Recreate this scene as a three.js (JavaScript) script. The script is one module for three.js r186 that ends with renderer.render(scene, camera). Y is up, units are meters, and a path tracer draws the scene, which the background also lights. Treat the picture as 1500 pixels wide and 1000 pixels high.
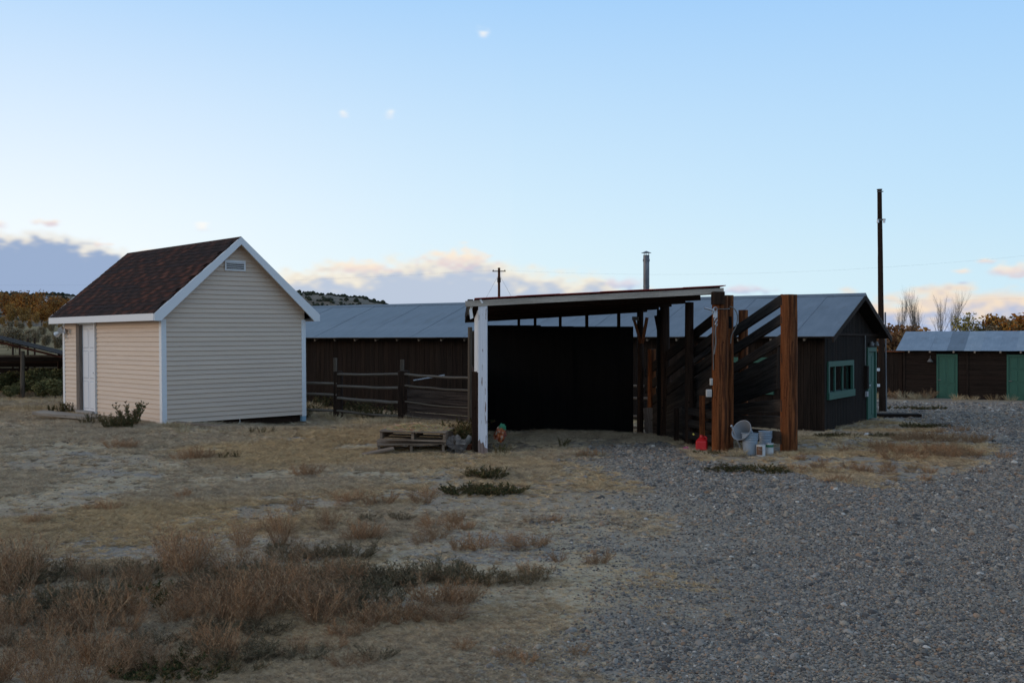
import * as THREE from 'three';
import { mergeGeometries } from 'three/addons/utils/BufferGeometryUtils.js';
import { RoundedBoxGeometry } from 'three/addons/geometries/RoundedBoxGeometry.js';

// ---------------------------------------------------------------- camera, sky, sun, exposure
const scene = new THREE.Scene();
const EYE = 1.75;
const camera = new THREE.PerspectiveCamera(36.2, 1.5, 0.1, 6000);
camera.position.set(0, EYE, 0);
camera.lookAt(0, EYE, -10);
scene.add(camera);

const renderer = new THREE.WebGLRenderer({ antialias: true });
renderer.toneMapping = THREE.LinearToneMapping;
renderer.toneMappingExposure = 1.0;
renderer.outputColorSpace = THREE.SRGBColorSpace;
renderer.shadowMap.enabled = true;

// seeded random numbers and noise
function mulberry(a) { return () => { a |= 0; a = a + 0x6D2B79F5 | 0; let t = Math.imul(a ^ a >>> 15, 1 | a); t = t + Math.imul(t ^ t >>> 7, 61 | t) ^ t; return ((t ^ t >>> 14) >>> 0) / 4294967296; }; }
const rnd = mulberry(20231);
const rr = (a, b) => a + (b - a) * rnd();
const clamp = (x, a = 0, b = 1) => Math.min(b, Math.max(a, x));
const ss = (a, b, x) => { const t = clamp((x - a) / (b - a)); return t * t * (3 - 2 * t); };
const mix = (a, b, t) => a + (b - a) * t;
const mix3 = (a, b, t) => [mix(a[0], b[0], t), mix(a[1], b[1], t), mix(a[2], b[2], t)];
function hash(x, y) { let h = Math.imul(x, 374761393) + Math.imul(y, 668265263) | 0; h = Math.imul(h ^ h >>> 13, 1274126177); return ((h ^ h >>> 16) >>> 0) / 4294967296; }
function vnoise(x, y, px = 0, py = 0) {
  let x0 = Math.floor(x), y0 = Math.floor(y); const fx = x - x0, fy = y - y0;
  let x1 = x0 + 1, y1 = y0 + 1;
  if (px) { x0 = ((x0 % px) + px) % px; x1 = ((x1 % px) + px) % px; }
  if (py) { y0 = ((y0 % py) + py) % py; y1 = ((y1 % py) + py) % py; }
  const u = fx * fx * (3 - 2 * fx), v = fy * fy * (3 - 2 * fy);
  const a = hash(x0, y0), b = hash(x1, y0), c = hash(x0, y1), d = hash(x1, y1);
  return a + (b - a) * u + (c - a) * v + (a - b - c + d) * u * v;
}
function fbm(x, y, o = 4, px = 0, py = 0) { let s = 0, a = 0.5, n = 0; for (let i = 0; i < o; i++) { s += a * vnoise(x + i * 17, y + i * 31, px, py); n += a; x *= 2; y *= 2; px *= 2; py *= 2; a *= 0.5; } return s / n; }
const lin = c => c <= 0.04045 ? c / 12.92 : Math.pow((c + 0.055) / 1.055, 2.4);
const srgb = (r, g, b) => [lin(r / 255), lin(g / 255), lin(b / 255)];
const toByte = c => Math.round(255 * clamp(c <= 0.0031308 ? c * 12.92 : 1.055 * Math.pow(c, 1 / 2.4) - 0.055));

// the sky: evening air, brighter towards the set sun on the left, with banks of cloud low all round
function makeSky() {
  const W = 2048, H = 2048, data = new Float32Array(W * H * 4);
  const D = Math.PI / 180;
  const SUNAZ = -95;
  const bankTop = [[-60, 4.2], [-45, 4.6], [-34, 5.3], [-26.1, 5.3], [-22, 5.0], [-19.8, 4.5], [-17, 4.0], [-12.5, 3.6], [-9, 3.9], [-5.6, 4.4], [-2.2, 4.5], [-0.5, 4.1], [2, 3.6], [4.5, 3.5], [6.7, 2.7], [9, 2.1], [14, 1.6], [16, 1.9], [18, 2.3], [20, 2.3], [23, 2.6], [26, 2.6], [34, 3.0], [60, 3.6]];
  const topAt = az => {
    if (az <= -60 || az >= 60) return 3.4 + 1.6 * (fbm(az * 0.11 + 40, 3.3, 3) - 0.5) + 0.5;
    for (let i = 1; i < bankTop.length; i++) if (az <= bankTop[i][0]) { const [a0, e0] = bankTop[i - 1], [a1, e1] = bankTop[i]; return mix(e0, e1, ss(a0, a1, az)); }
    return 3.5;
  };
  // az, el, half width, half height, kind (0 white puff, 1 pink, 2 lavender)
  const puffs = [[-1.6, 16.45, 0.42, 0.3, 0], [-9.2, 12.15, 0.3, 0.28, 0], [-6.7, 12.2, 0.34, 0.26, 0], [-16.6, 5.95, 0.5, 0.32, 0], [-24.1, 5.95, 0.8, 0.2, 1], [-26.4, 5.8, 0.7, 0.3, 1], [-21.4, 4.95, 0.5, 0.12, 1], [-19.2, 4.6, 0.8, 0.2, 1], [-3, 4.5, 2.4, 0.7, 1], [-8, 4.0, 2.6, 0.4, 1],
    [25.8, 3.55, 1.3, 0.42, 1], [24.4, 4.0, 0.6, 0.13, 1], [23.3, 3.5, 0.45, 0.16, 1], [20.9, 2.35, 0.6, 0.22, 1], [12.4, 2.75, 1.9, 0.32, 2], [23.4, 2.95, 0.25, 0.06, 2], [6, 3.1, 1.3, 0.4, 2], [-13.4, 18.1, 0.8, 0.25, 0],
    [38, 9, 2.2, 0.6, 0], [52, 6, 3, 0.7, 1], [-44, 8, 2, 0.5, 0], [90, 12, 3, 0.7, 0], [130, 7, 4, 0.8, 1], [-120, 8, 4, 0.8, 1], [-160, 13, 3, 0.7, 0], [170, 6, 4, 0.9, 1]];
  for (let j = 0; j < H; j++) {
    const el = ((j + 0.5) / H - 0.5) * 180;
    for (let i = 0; i < W; i++) {
      const u = (i + 0.5) / W;
      // direction of this texel: atan2(z, x); straight ahead (-z) is azimuth 0, right is positive
      let az = (u - 0.25) * 360; if (az > 180) az -= 360;
      const e = Math.max(el, 0);
      const side = 0.5 + 0.5 * Math.cos((az - SUNAZ) * D);            // 1 towards the set sun
      const k = Math.pow(clamp(e / 21), 1.15);
      const glow = Math.pow(side, 3);
      let hor = side < 0.456 ? mix3(srgb(203, 236, 252), srgb(230, 250, 255), clamp((side - 0.2) / 0.256)) : mix3(srgb(230, 250, 255), [1.06, 1.08, 1.05], ss(0.42, 0.70, side));
      hor = mix3(hor, srgb(255, 226, 188), 0.85 * ss(0.86, 1, side) * ss(-40, -70, az));
      const mid = mix3(srgb(142, 194, 250), srgb(166, 212, 252), side);
      const zen = mix3(srgb(146, 168, 200), srgb(172, 186, 206), side);
      let c = mix3(mix3(hor, mid, k), zen, ss(18, 50, e));
      // faint warm-green band just over the bank on the right
      c = mix3(c, srgb(222, 238, 236), 0.3 * (1 - side) * Math.exp(-Math.pow((e - 3) / 3, 2)));
      if (el > -1 && el < 24) {
        const n1 = fbm(az * 0.9 + 200, el * 2.2, 5), n2 = fbm(az * 2.6 + 90, el * 4.4, 4);
        const w = 0.4 + 0.3 * Math.exp(-Math.pow((az + 3) / 7, 2));
        const lft = ss(-13, -19, az), top = topAt(az) + (n1 - 0.5) * mix(1.5, 0.8, lft) + (n2 - 0.5) * 0.5;
        const a = ss(-w, w, top - el) * 0.94;
        if (a > 0) {
          const t = (top - el);
          const left = ss(-14, -20, az), right = ss(13, 17, az);
          let body = mix3(srgb(186, 198, 218), srgb(146, 168, 203), left);
          body = mix3(body, srgb(178, 190, 220), right);
          body = mix3(body, srgb(160, 184, 226), 0.7 * ss(2.2, 0.4, el));
          const litT = mix(1.15, 0.45, left) + 0.95 * right;
          const lit = ss(litT, 0.05, t + (n2 - 0.5) * 1.6 * (0.4 + right)) * mix(0.9, 0.75, left);
          const warm = mix3(srgb(255, 242, 216), srgb(255, 226, 192), right * 0.7 + 0.3 * n2);
          c = mix3(c, mix3(body, warm, lit), a);
        }
        for (const [pa, pe, rx, ry, kind] of puffs) {
          const dx = (az - pa) / rx, dy = (el - pe) / ry;
          if (dx * dx + dy * dy > 5) continue;
          const q = 1 - Math.sqrt(dx * dx + dy * dy) + (fbm(az * 3.1 + pa * 7, el * 5 + 11, 4) - 0.5) * 1.7;
          const al = ss(0, 0.75, q) * (kind === 2 ? 0.75 : 0.85);
          if (al <= 0) continue;
          const lit = ss(-0.7, 0.5, dy + (n2 - 0.5));
          const pc = kind === 0 ? mix3(srgb(228, 236, 246), srgb(255, 252, 246), lit) : kind === 1 ? mix3(srgb(222, 205, 212), srgb(255, 236, 214), lit) : mix3(srgb(170, 182, 216), srgb(226, 214, 224), lit);
          c = mix3(c, pc, al);
        }
      }
      const o = 4 * (j * W + i);
      data[o] = c[0]; data[o + 1] = c[1]; data[o + 2] = c[2]; data[o + 3] = 1;
    }
  }
  const t = new THREE.DataTexture(data, W, H, THREE.RGBAFormat, THREE.FloatType);
  t.mapping = THREE.EquirectangularReflectionMapping;
  t.colorSpace = THREE.LinearSRGBColorSpace;
  t.magFilter = THREE.LinearFilter; t.minFilter = THREE.LinearFilter; t.wrapS = THREE.RepeatWrapping;
  t.needsUpdate = true;
  return t;
}
const sky = makeSky();
scene.background = sky;
scene.environment = sky;

// the sun has just gone behind the rise on the left: only a weak, very wide, warm glow is left of it
const sun = new THREE.DirectionalLight(new THREE.Color(1.0, 0.74, 0.52), 0.7);
sun.position.set(-60, 15, -6);
sun.target.position.set(0, 0, -20);
sun.castShadow = true;
sun.shadow.radius = 40;
sun.shadow.mapSize.set(2048, 2048);
Object.assign(sun.shadow.camera, { left: -45, right: 45, top: 45, bottom: -45, near: 1, far: 200 });
scene.add(sun); scene.add(sun.target);

// ---------------------------------------------------------------- helpers: names, things, geometry
const taken = {};
function numbered(n) { const k = taken[n] = (taken[n] ?? -1) + 1; return k ? `${n}_${String(k).padStart(3, '0')}` : n; }
function tag(o, label, category, group) { o.userData.label = label; o.userData.category = category; if (group) o.userData.group = group; return o; }
function thing(name, label, category, [x, y, d] = [0, 0, 0], turn = 0, group) {
  const o = new THREE.Group(); o.name = numbered(name); o.position.set(x, y, -d); o.rotation.y = turn;
  tag(o, label, category, group); scene.add(o); return o;
}
function mesh(name, geo, mat, parent, pos, rot) {
  const m = new THREE.Mesh(geo, mat); m.name = name; m.castShadow = m.receiveShadow = true;
  if (pos) m.position.set(...pos); if (rot) m.rotation.set(...rot);
  if (parent) parent.add(m); return m;
}
function single(name, geo, mat, label, category, group) { const m = mesh(numbered(name), geo, mat, scene); return tag(m, label, category, group); }
function structure(name, geo, mat) { const m = mesh(numbered(name), geo, mat, scene); m.userData.kind = 'structure'; return m; }
function woodUV(g, grain) {                       // uv in metres, u along the grain
  g.computeBoundingBox();
  const s = g.boundingBox.getSize(new THREE.Vector3()).toArray();
  const ga = grain ?? s.indexOf(Math.max(...s));
  const p = g.attributes.position, n = g.attributes.normal, uv = new Float32Array(p.count * 2);
  const ou = rnd() * 7, ov = rnd() * 7;
  for (let i = 0; i < p.count; i++) {
    const P = [p.getX(i), p.getY(i), p.getZ(i)], N = [Math.abs(n.getX(i)), Math.abs(n.getY(i)), Math.abs(n.getZ(i))];
    const na = N.indexOf(Math.max(...N)); const o = [0, 1, 2].filter(a => a !== na);
    let a = o[0], b = o[1]; if (b === ga) [a, b] = [b, a];
    uv[2 * i] = P[a] / 2 + ou; uv[2 * i + 1] = P[b] / 0.5 + ov;
  }
  g.setAttribute('uv', new THREE.BufferAttribute(uv, 2)); return g;
}
const bx = (w, h, t, grain) => woodUV(new THREE.BoxGeometry(w, h, t), grain);
const rbx = (w, h, t, r = 0.006, grain) => woodUV(new RoundedBoxGeometry(w, h, t, 1, r), grain);
function warped(w, h, t, amp, seed, seg = 8) {     // a long plank along x that is not quite straight
  const g = new RoundedBoxGeometry(w, h, t, 1, Math.min(0.008, t * 0.2)); woodUV(g, 0);
  const p = g.attributes.position;
  for (let i = 0; i < p.count; i++) { const x = p.getX(i); p.setY(i, p.getY(i) + amp * (vnoise(x * 1.3 + seed, seed) - 0.5)); p.setZ(i, p.getZ(i) + amp * (vnoise(x * 1.1 + seed, seed + 9) - 0.5)); }
  return g;
}
function along(m, a, b, up = new THREE.Vector3(0, 1, 0)) {   // lay a mesh's x axis from a to b
  const x = b.clone().sub(a).normalize(), z = x.clone().cross(up).normalize(), y = z.clone().cross(x);
  m.quaternion.setFromRotationMatrix(new THREE.Matrix4().makeBasis(x, y, z)); m.position.copy(a).add(b).multiplyScalar(0.5); return m;
}
const V = (x, y, z) => new THREE.Vector3(x, y, z);
function plank(name, a, b, w, t, mat, parent, amp = 0) { const L = a.distanceTo(b); return along(mesh(name, amp ? warped(L, w, t, amp, rnd() * 90) : bx(L, w, t, 0), mat, parent), a, b); }
function hexa(f, b) {                              // a block from its front corners (bl br tr tl) and its back corners
  const q = [[f[0], f[1], f[2], f[3]], [b[1], b[0], b[3], b[2]], [b[0], f[0], f[3], b[3]], [f[1], b[1], b[2], f[2]], [f[3], f[2], b[2], b[3]], [b[0], b[1], f[1], f[0]]];
  const pos = [], idx = [];
  q.forEach((c, k) => { for (const v of c) pos.push(...v); const o = 4 * k; idx.push(o, o + 1, o + 2, o, o + 2, o + 3); });
  const g = new THREE.BufferGeometry(); g.setAttribute('position', new THREE.Float32BufferAttribute(pos, 3)); g.setIndex(idx); g.computeVertexNormals(); return g;
}
function prism(pts, z0, z1, grain) {               // a flat board cut to a polygon (counter-clockwise, x y)
  const s = new THREE.Shape(pts.map(p => new THREE.Vector2(...p)));
  const g = new THREE.ExtrudeGeometry(s, { depth: z1 - z0, bevelEnabled: false }); g.translate(0, 0, z0); return woodUV(g, grain);
}
function tube(pts, r, seg = 24, sides = 6) { return new THREE.TubeGeometry(new THREE.CatmullRomCurve3(pts), seg, r, sides, false); }
function roughPost(r, h, seed, square = 0.45, taper = 0.94, sides = 28, rows = 26, crack = 0.1) {
  const pos = [], uv = [], idx = [];
  for (let j = 0; j <= rows; j++) for (let i = 0; i <= sides; i++) {
    const a = i / sides * Math.PI * 2, y = j / rows * h, ia = i % sides;
    const c = Math.cos(a), s = Math.sin(a), sq = 1 / Math.pow(Math.pow(Math.abs(c), 4) + Math.pow(Math.abs(s), 4), 0.25);
    let R = r * mix(1, sq, square) * mix(1, taper, j / rows);
    R *= 1 + 0.09 * (vnoise(ia * 0.5 + seed, y * 1.5 + seed) - 0.5) + 0.03 * (vnoise(ia * 1.3 + seed, y * 6 + seed) - 0.5);
    const g = vnoise(ia * 1.1 + seed * 3 + 1.2 * vnoise(y * 0.8, seed), y * 0.9 + seed); if (g > 0.66) R *= 1 - crack * (g - 0.66) / 0.34;
    pos.push(c * R, y, s * R); uv.push(y / 2 + seed, a * r / 0.5);
  }
  for (let j = 0; j < rows; j++) for (let i = 0; i < sides; i++) { const o = j * (sides + 1) + i; idx.push(o, o + sides + 1, o + 1, o + 1, o + sides + 1, o + sides + 2); }
  const t = pos.length / 3, y1 = h; pos.push(0, y1 + r * 0.05, 0); uv.push(0.3, 0.3);
  for (let i = 0; i <= sides; i++) { const o = (rows * (sides + 1) + i) * 3; pos.push(pos[o], pos[o + 1], pos[o + 2]); uv.push(pos[o] / 0.5, pos[o + 2] / 0.5); }
  for (let i = 0; i < sides; i++) idx.push(t, t + 2 + i, t + 1 + i);
  const g = new THREE.BufferGeometry(); g.setAttribute('position', new THREE.Float32BufferAttribute(pos, 3)); g.setAttribute('uv', new THREE.Float32BufferAttribute(uv, 2)); g.setIndex(idx); g.computeVertexNormals(); return g;
}

// ---------------------------------------------------------------- textures and materials
function texture(size, f, repeat = true) {          // f(u, v) -> linear colour
  const d = new Uint8Array(size * size * 4);
  for (let j = 0; j < size; j++) for (let i = 0; i < size; i++) { const c = f((i + 0.5) / size, (j + 0.5) / size), o = 4 * (j * size + i); d[o] = toByte(c[0]); d[o + 1] = toByte(c[1]); d[o + 2] = toByte(c[2]); d[o + 3] = 255; }
  const t = new THREE.DataTexture(d, size, size); t.colorSpace = THREE.SRGBColorSpace; t.magFilter = THREE.LinearFilter; t.minFilter = THREE.LinearMipmapLinearFilter; t.generateMipmaps = true;
  t.wrapS = t.wrapT = repeat ? THREE.RepeatWrapping : THREE.MirroredRepeatWrapping; t.needsUpdate = true; return t;
}
function grey(size, f) { const d = new Uint8Array(size * size * 4); for (let j = 0; j < size; j++) for (let i = 0; i < size; i++) { const c = Math.round(255 * clamp(f((i + 0.5) / size, (j + 0.5) / size))), o = 4 * (j * size + i); d[o] = d[o + 1] = d[o + 2] = c; d[o + 3] = 255; } const t = new THREE.DataTexture(d, size, size); t.magFilter = THREE.LinearFilter; t.wrapS = t.wrapT = THREE.RepeatWrapping; t.needsUpdate = true; return t; }
const grainAt = (u, v, s) => 0.55 * fbm(u * 6 + s, v * 48 + s + 1.6 * Math.sin(u * 12.566) * vnoise(u * 4, v * 4 + s, 4, 4), 4, 6, 48) + 0.3 * fbm(u * 3 + s * 2, v * 10, 3, 3, 10) + 0.15 * vnoise(u * 128, v * 128, 128, 128);
function knot(u, v, list) { let k = 0; for (const [a, b, r] of list) { const dx = (u - a) * 8, dy = (v - b) * 2; k = Math.max(k, 1 - Math.hypot(dx, dy) / r); } return k; }
function wood(dark, light, s, rough = 0.85, bump = 0.003, blot) {
  const ks = []; const q = mulberry(s * 77 + 5); for (let i = 0; i < 5; i++) ks.push([0.1 + 0.8 * q(), 0.1 + 0.8 * q(), 0.03 + 0.05 * q()]);
  const map = texture(512, (u, v) => {
    let g = clamp((grainAt(u, v, s) - 0.28) * 2.1);
    let c = mix3(dark, light, g);
    const k = knot(u, v, ks); if (k > 0) c = mix3(c, [dark[0] * 0.6, dark[1] * 0.55, dark[2] * 0.5], ss(0, 0.5, k));
    if (blot) { const b = ss(0.5, 0.72, fbm(u * 4 + 3 * s, v * 9 + s, 4, 4, 9)); c = mix3(c, blot, b * 0.85); }
    return c;
  });
  const bm = grey(512, (u, v) => clamp((grainAt(u, v, s) - 0.2) * 1.7));
  return new THREE.MeshPhysicalMaterial({ map, bumpMap: bm, bumpScale: bump, roughness: rough, specularIntensity: 0.25 });
}
const tint = (m, k, k2 = k, k3 = k) => { const c = m.clone(); c.color.setRGB(k, k2, k3); return c; };
const flat = (r, g, b, rough = 0.8, metal = 0) => { const m = new THREE.MeshPhysicalMaterial({ roughness: rough, metalness: metal, specularIntensity: rough > 0.79 ? 0.25 : 1 }); m.color.setRGB(r, g, b); return m; };
const M = {};
M.dark = wood([0.010, 0.007, 0.0052], [0.032, 0.021, 0.0155], 3, 0.9);
M.darks = [M.dark, tint(M.dark, 0.8), tint(M.dark, 1.0, 0.95, 0.9), tint(M.dark, 0.9, 0.85, 0.85)];
M.brown = wood([0.012, 0.0078, 0.0058], [0.034, 0.0225, 0.0165], 8, 0.9);
M.browns = [M.brown, tint(M.brown, 0.85), tint(M.brown, 0.95, 0.9, 0.9)];
M.grey = wood([0.085, 0.07, 0.055], [0.24, 0.20, 0.16], 5, 0.92, 0.004);
M.greys = [M.grey, tint(M.grey, 0.8, 0.78, 0.75), tint(M.grey, 0.65, 0.6, 0.55)];
M.oldPlank = wood([0.011, 0.009, 0.008], [0.055, 0.046, 0.040], 11, 0.92, 0.005);
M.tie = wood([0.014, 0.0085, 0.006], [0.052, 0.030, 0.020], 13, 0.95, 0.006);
M.red = wood([0.065, 0.019, 0.007], [0.27, 0.094, 0.032], 17, 0.8, 0.008, [0.04, 0.015, 0.008]);
M.fascia = wood([0.26, 0.22, 0.18], [0.58, 0.51, 0.43], 19, 0.9, 0.003);
M.pallet = wood([0.10, 0.07, 0.048], [0.29, 0.215, 0.155], 23, 0.92, 0.004);
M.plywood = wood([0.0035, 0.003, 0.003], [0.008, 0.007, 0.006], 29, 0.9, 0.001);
M.jamb = wood([0.10, 0.075, 0.06], [0.24, 0.20, 0.17], 31, 0.9);
M.under = flat(0.02, 0.012, 0.010, 0.9);
M.black = flat(0.008, 0.008, 0.008, 0.9);
{ // chipped white paint on a post: bare wood shows in flakes
  const map = texture(512, (u, v) => { const g = grainAt(u, v, 41); let c = mix3([0.60, 0.60, 0.62], [0.74, 0.74, 0.77], clamp((g - 0.25) * 2)); const b = ss(0.69, 0.73, fbm(u * 8 + 5, v * 20 + 9, 4, 8, 20)); return mix3(c, [0.20, 0.13, 0.10], b * 0.9); });
  M.whitePost = new THREE.MeshStandardMaterial({ map, roughness: 0.75, bumpMap: grey(512, (u, v) => grainAt(u, v, 41)), bumpScale: 0.002 });
}
M.bareBase = wood([0.16, 0.11, 0.09], [0.34, 0.25, 0.21], 43, 0.9, 0.004);
M.white = flat(0.74, 0.73, 0.72, 0.5);
M.whiteDoor = flat(0.72, 0.72, 0.73, 0.45);
{ const t = texture(256, (u, v) => { const n = 0.94 + 0.12 * (fbm(u * 6, v * 6, 4, 6, 6) - 0.5) + 0.05 * (vnoise(u * 8, v * 128, 8, 128) - 0.5); return [0.685 * n, 0.532 * n, 0.405 * n]; });
  M.vinyl = new THREE.MeshStandardMaterial({ map: t, roughness: 0.55 }); M.vinyls = [M.vinyl, tint(M.vinyl, 0.97), tint(M.vinyl, 1, 0.99, 0.97)]; }
{ const base = (a, b, s) => new THREE.MeshPhysicalMaterial({ roughness: 0.95, specularIntensity: 0.25, map: texture(128, (u, v) => { const n = vnoise(u * 5 + s * 7, v * 2, 5, 2), g = hash(Math.floor(u * 128) + s * 9, Math.floor(v * 128)); return mix3(a, b, clamp(1.5 * n - 0.35 + 0.3 * (g - 0.3))); }), bumpMap: grey(128, (u, v) => hash(Math.floor(u * 128), Math.floor(v * 128) + s)), bumpScale: 0.002 });
  M.shingles = [base([0.020, 0.013, 0.011], [0.042, 0.021, 0.016], 1), base([0.024, 0.013, 0.010], [0.082, 0.029, 0.018], 2), base([0.022, 0.013, 0.010], [0.056, 0.024, 0.017], 3), base([0.026, 0.014, 0.010], [0.098, 0.036, 0.022], 4), base([0.018, 0.012, 0.011], [0.035, 0.02, 0.018], 5)]; }
{ const tin = (a, b, s, r) => new THREE.MeshStandardMaterial({ metalness: 0.55, roughness: r, map: texture(256, (u, v) => { const n = 0.6 * fbm(u * 5 + s, v * 5 + s, 5, 5, 5) + 0.4 * fbm(u * 40 + s, v * 6, 3, 40, 6); const st = ss(0.62, 0.75, fbm(u * 9 + 2 * s, v * 4, 4, 9, 4)); return mix3(mix3(a, b, clamp((n - 0.3) * 2.4)), [a[0] * 0.8, a[1] * 0.72, a[2] * 0.66], st * 0.4); }) });
  M.tin = tin([0.125, 0.152, 0.178], [0.165, 0.192, 0.218], 2, 0.45);
  M.tins = [M.tin, tint(M.tin, 0.97), tint(M.tin, 1.03), tint(M.tin, 0.985)];
  M.oldTins = [tint(M.tin, 1.5), tint(M.tin, 1.85, 1.78, 1.7), tint(M.tin, 0.95), tint(M.tin, 1.62)];
  M.pipe = tin([0.10, 0.10, 0.105], [0.24, 0.24, 0.25], 7, 0.5); }
M.green = (() => { const t = texture(256, (u, v) => { const g = grainAt(u, v, 53); return mix3([0.015, 0.074, 0.047], [0.024, 0.108, 0.070], clamp((g - 0.25) * 2)); }); return new THREE.MeshStandardMaterial({ map: t, roughness: 0.6 }); })();
M.glass = (() => { const m = new THREE.MeshPhysicalMaterial({ transmission: 1, thickness: 0, roughness: 0.03, ior: 1.45 }); m.color.setRGB(0.75, 0.8, 0.8); return m; })();
M.steel = flat(0.45, 0.46, 0.48, 0.35, 0.8);
M.cable = flat(0.14, 0.13, 0.12, 0.6, 0.3);
M.wire = flat(0.05, 0.05, 0.055, 0.7);
M.redMetal = flat(0.30, 0.02, 0.015, 0.5, 0.1);
M.concrete = flat(0.30, 0.28, 0.26, 0.95);
// ---------------------------------------------------------------- the ground
function G(x, d) {                                  // height of the ground at x, d metres ahead
  let y = -0.39 * ss(17, 25, d) * ss(0, 6, x) - 0.49 * ss(26, 48, d) * ss(4, 12, x);
  y -= 0.2 * Math.exp(-Math.pow((x + 4.9) / 1.3, 2) - Math.pow((d - 23.3) / 1.4, 2));
  y -= 0.05 * ss(17, 24, d) * ss(-6, -1, x) * (1 - ss(0, 6, x));
  y -= 0.34 * ss(24.6, 30, d) * (1 - ss(0, 6, x)) * ss(-9, -5, x) * (1 - ss(45, 80, d));
  const near = 1 - ss(60, 140, Math.hypot(x, d));
  y += near * (0.05 * (fbm(x * 0.5 + 31, d * 0.5 + 7, 3) - 0.5) + 0.02 * (vnoise(x * 2.2, d * 2.2) - 0.5));
  return y;
}
// where a point seen at picture position (px, py of a 1500 x 1000 frame) stands on the ground
function spot(px, py) { let d = 1530 * EYE / (py - 500); for (let k = 0; k < 8; k++) d = 1530 * (EYE - G((px - 750) / 1530 * d, d)) / (py - 500); return [(px - 750) / 1530 * d, d]; }
const atDepth = (px, d) => (px - 750) / 1530 * d;

function gravelAt(x, d) {                            // 1 where the drive is gravel, 0 on soil
  const n = (fbm(x * 0.7 + 5, d * 0.7 + 9, 4) - 0.5) * 2.2, n2 = (fbm(x * 3 + 1, d * 3 + 4, 3) - 0.5) * 0.8;
  let g = ss(-1.0, 1.6, x - 0.75 - 0.35 * ss(7, 12, d) + n * 0.9 + n2 * 0.9);
  const back = mix(15.6, 12.2, ss(2.6, 4.6, x));     // the soil apron in front of the chute and the dark house
  const inBay = x > 0.1 && x < 2.7 ? 1 - ss(17, 18.6, d + n * 0.6) : 0;
  let lim = 1 - ss(-0.6, 0.6, d - back + n * 0.7);
  const edge = [[10, 3.5], [12.6, 4.5], [14, 6.2], [17.8, 8.2], [23, 9.9], [28, 11.2], [34, 11.6], [60, 14]]; let xb = 3.5; for (let i = 1; i < edge.length; i++) if (d > edge[i - 1][0]) xb = mix(edge[i - 1][1], edge[i][1], clamp((d - edge[i - 1][0]) / (edge[i][0] - edge[i - 1][0])));
  const drive = ss(-0.6, 0.6, x - xb + n * 0.7 + n2 * 0.5);
  const cross = ss(-1.2, 0.8, x - 11) * ss(32, 35, d + n) * (1 - ss(43.5, 46, d + n * 0.6 + (x - 14) * 0.35));
  return clamp(Math.max(g * Math.max(lim, inBay), drive * (1 - ss(44, 47, d + (x - 14) * 0.35)), cross));
}
// the wheel track from the carport to the yard, packed dust with few loose stones
const track = (x, d) => Math.exp(-Math.pow((x - 0.95 - 0.05 * (17 - d)) / 1.0, 2)) * ss(5.5, 10, d) * 0.92;
const weedPatch = (x, d) => ss(0.52, 0.68, fbm(x * 0.55 + 60, d * 0.4 + 13, 4));
function soil(x, d, fine) {                          // linear base colour
  const a = fbm(x * 0.45 + 3, d * 0.45 + 8, 5), b = fbm(x * 2.7, d * 2.7 + 40, 4), c = fbm(x * 11 + 9, d * 11, 3);
  const dirt = mix3([0.285, 0.22, 0.152], [0.36, 0.285, 0.205], b);
  const straw = mix3([0.34, 0.262, 0.165], [0.50, 0.395, 0.26], clamp(b * 0.6 + c * 0.6 - 0.1));
  const grit = mix3([0.19, 0.172, 0.15], [0.27, 0.245, 0.215], c);
  let col = mix3(dirt, straw, ss(0.36, 0.58, a + 0.25 * (c - 0.5) + 0.10 * ss(-2, -8, x) - 0.16 * ss(3, 5, x)));
  col = mix3(col, grit, 0.8 * ss(0.56, 0.70, fbm(x * 0.9 + 77, d * 1.3 + 5, 4) + 0.12 * (c - 0.5)));
  const w = weedPatch(x, d); col = mix3(col, [0.13, 0.08, 0.05], 0.35 * w * c * 1.6);
  const g = gravelAt(x, d);
  if (g > 0) { const s = mix3([0.17, 0.146, 0.12], [0.28, 0.24, 0.20], clamp(0.5 * c + 0.5 * b)); const dust = Math.max(track(x, d), 0.7 * ss(0.5, 0.7, fbm(x * 0.5 + 15, d * 0.42 + 2, 4))); col = mix3(col, mix3(s, [0.335, 0.272, 0.20], dust * 0.85), ss(0.15, 0.75, g + (c - 0.5) * 0.5)); }
  // fine speckle: sand, chaff, small dark bits
  const h = hash(Math.floor(x * fine), Math.floor(d * fine)); const k = 0.82 + 0.36 * h;
  if (h > 0.985) return [0.045, 0.04, 0.038];
  return [col[0] * k, col[1] * k, col[2] * k];
}
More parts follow.
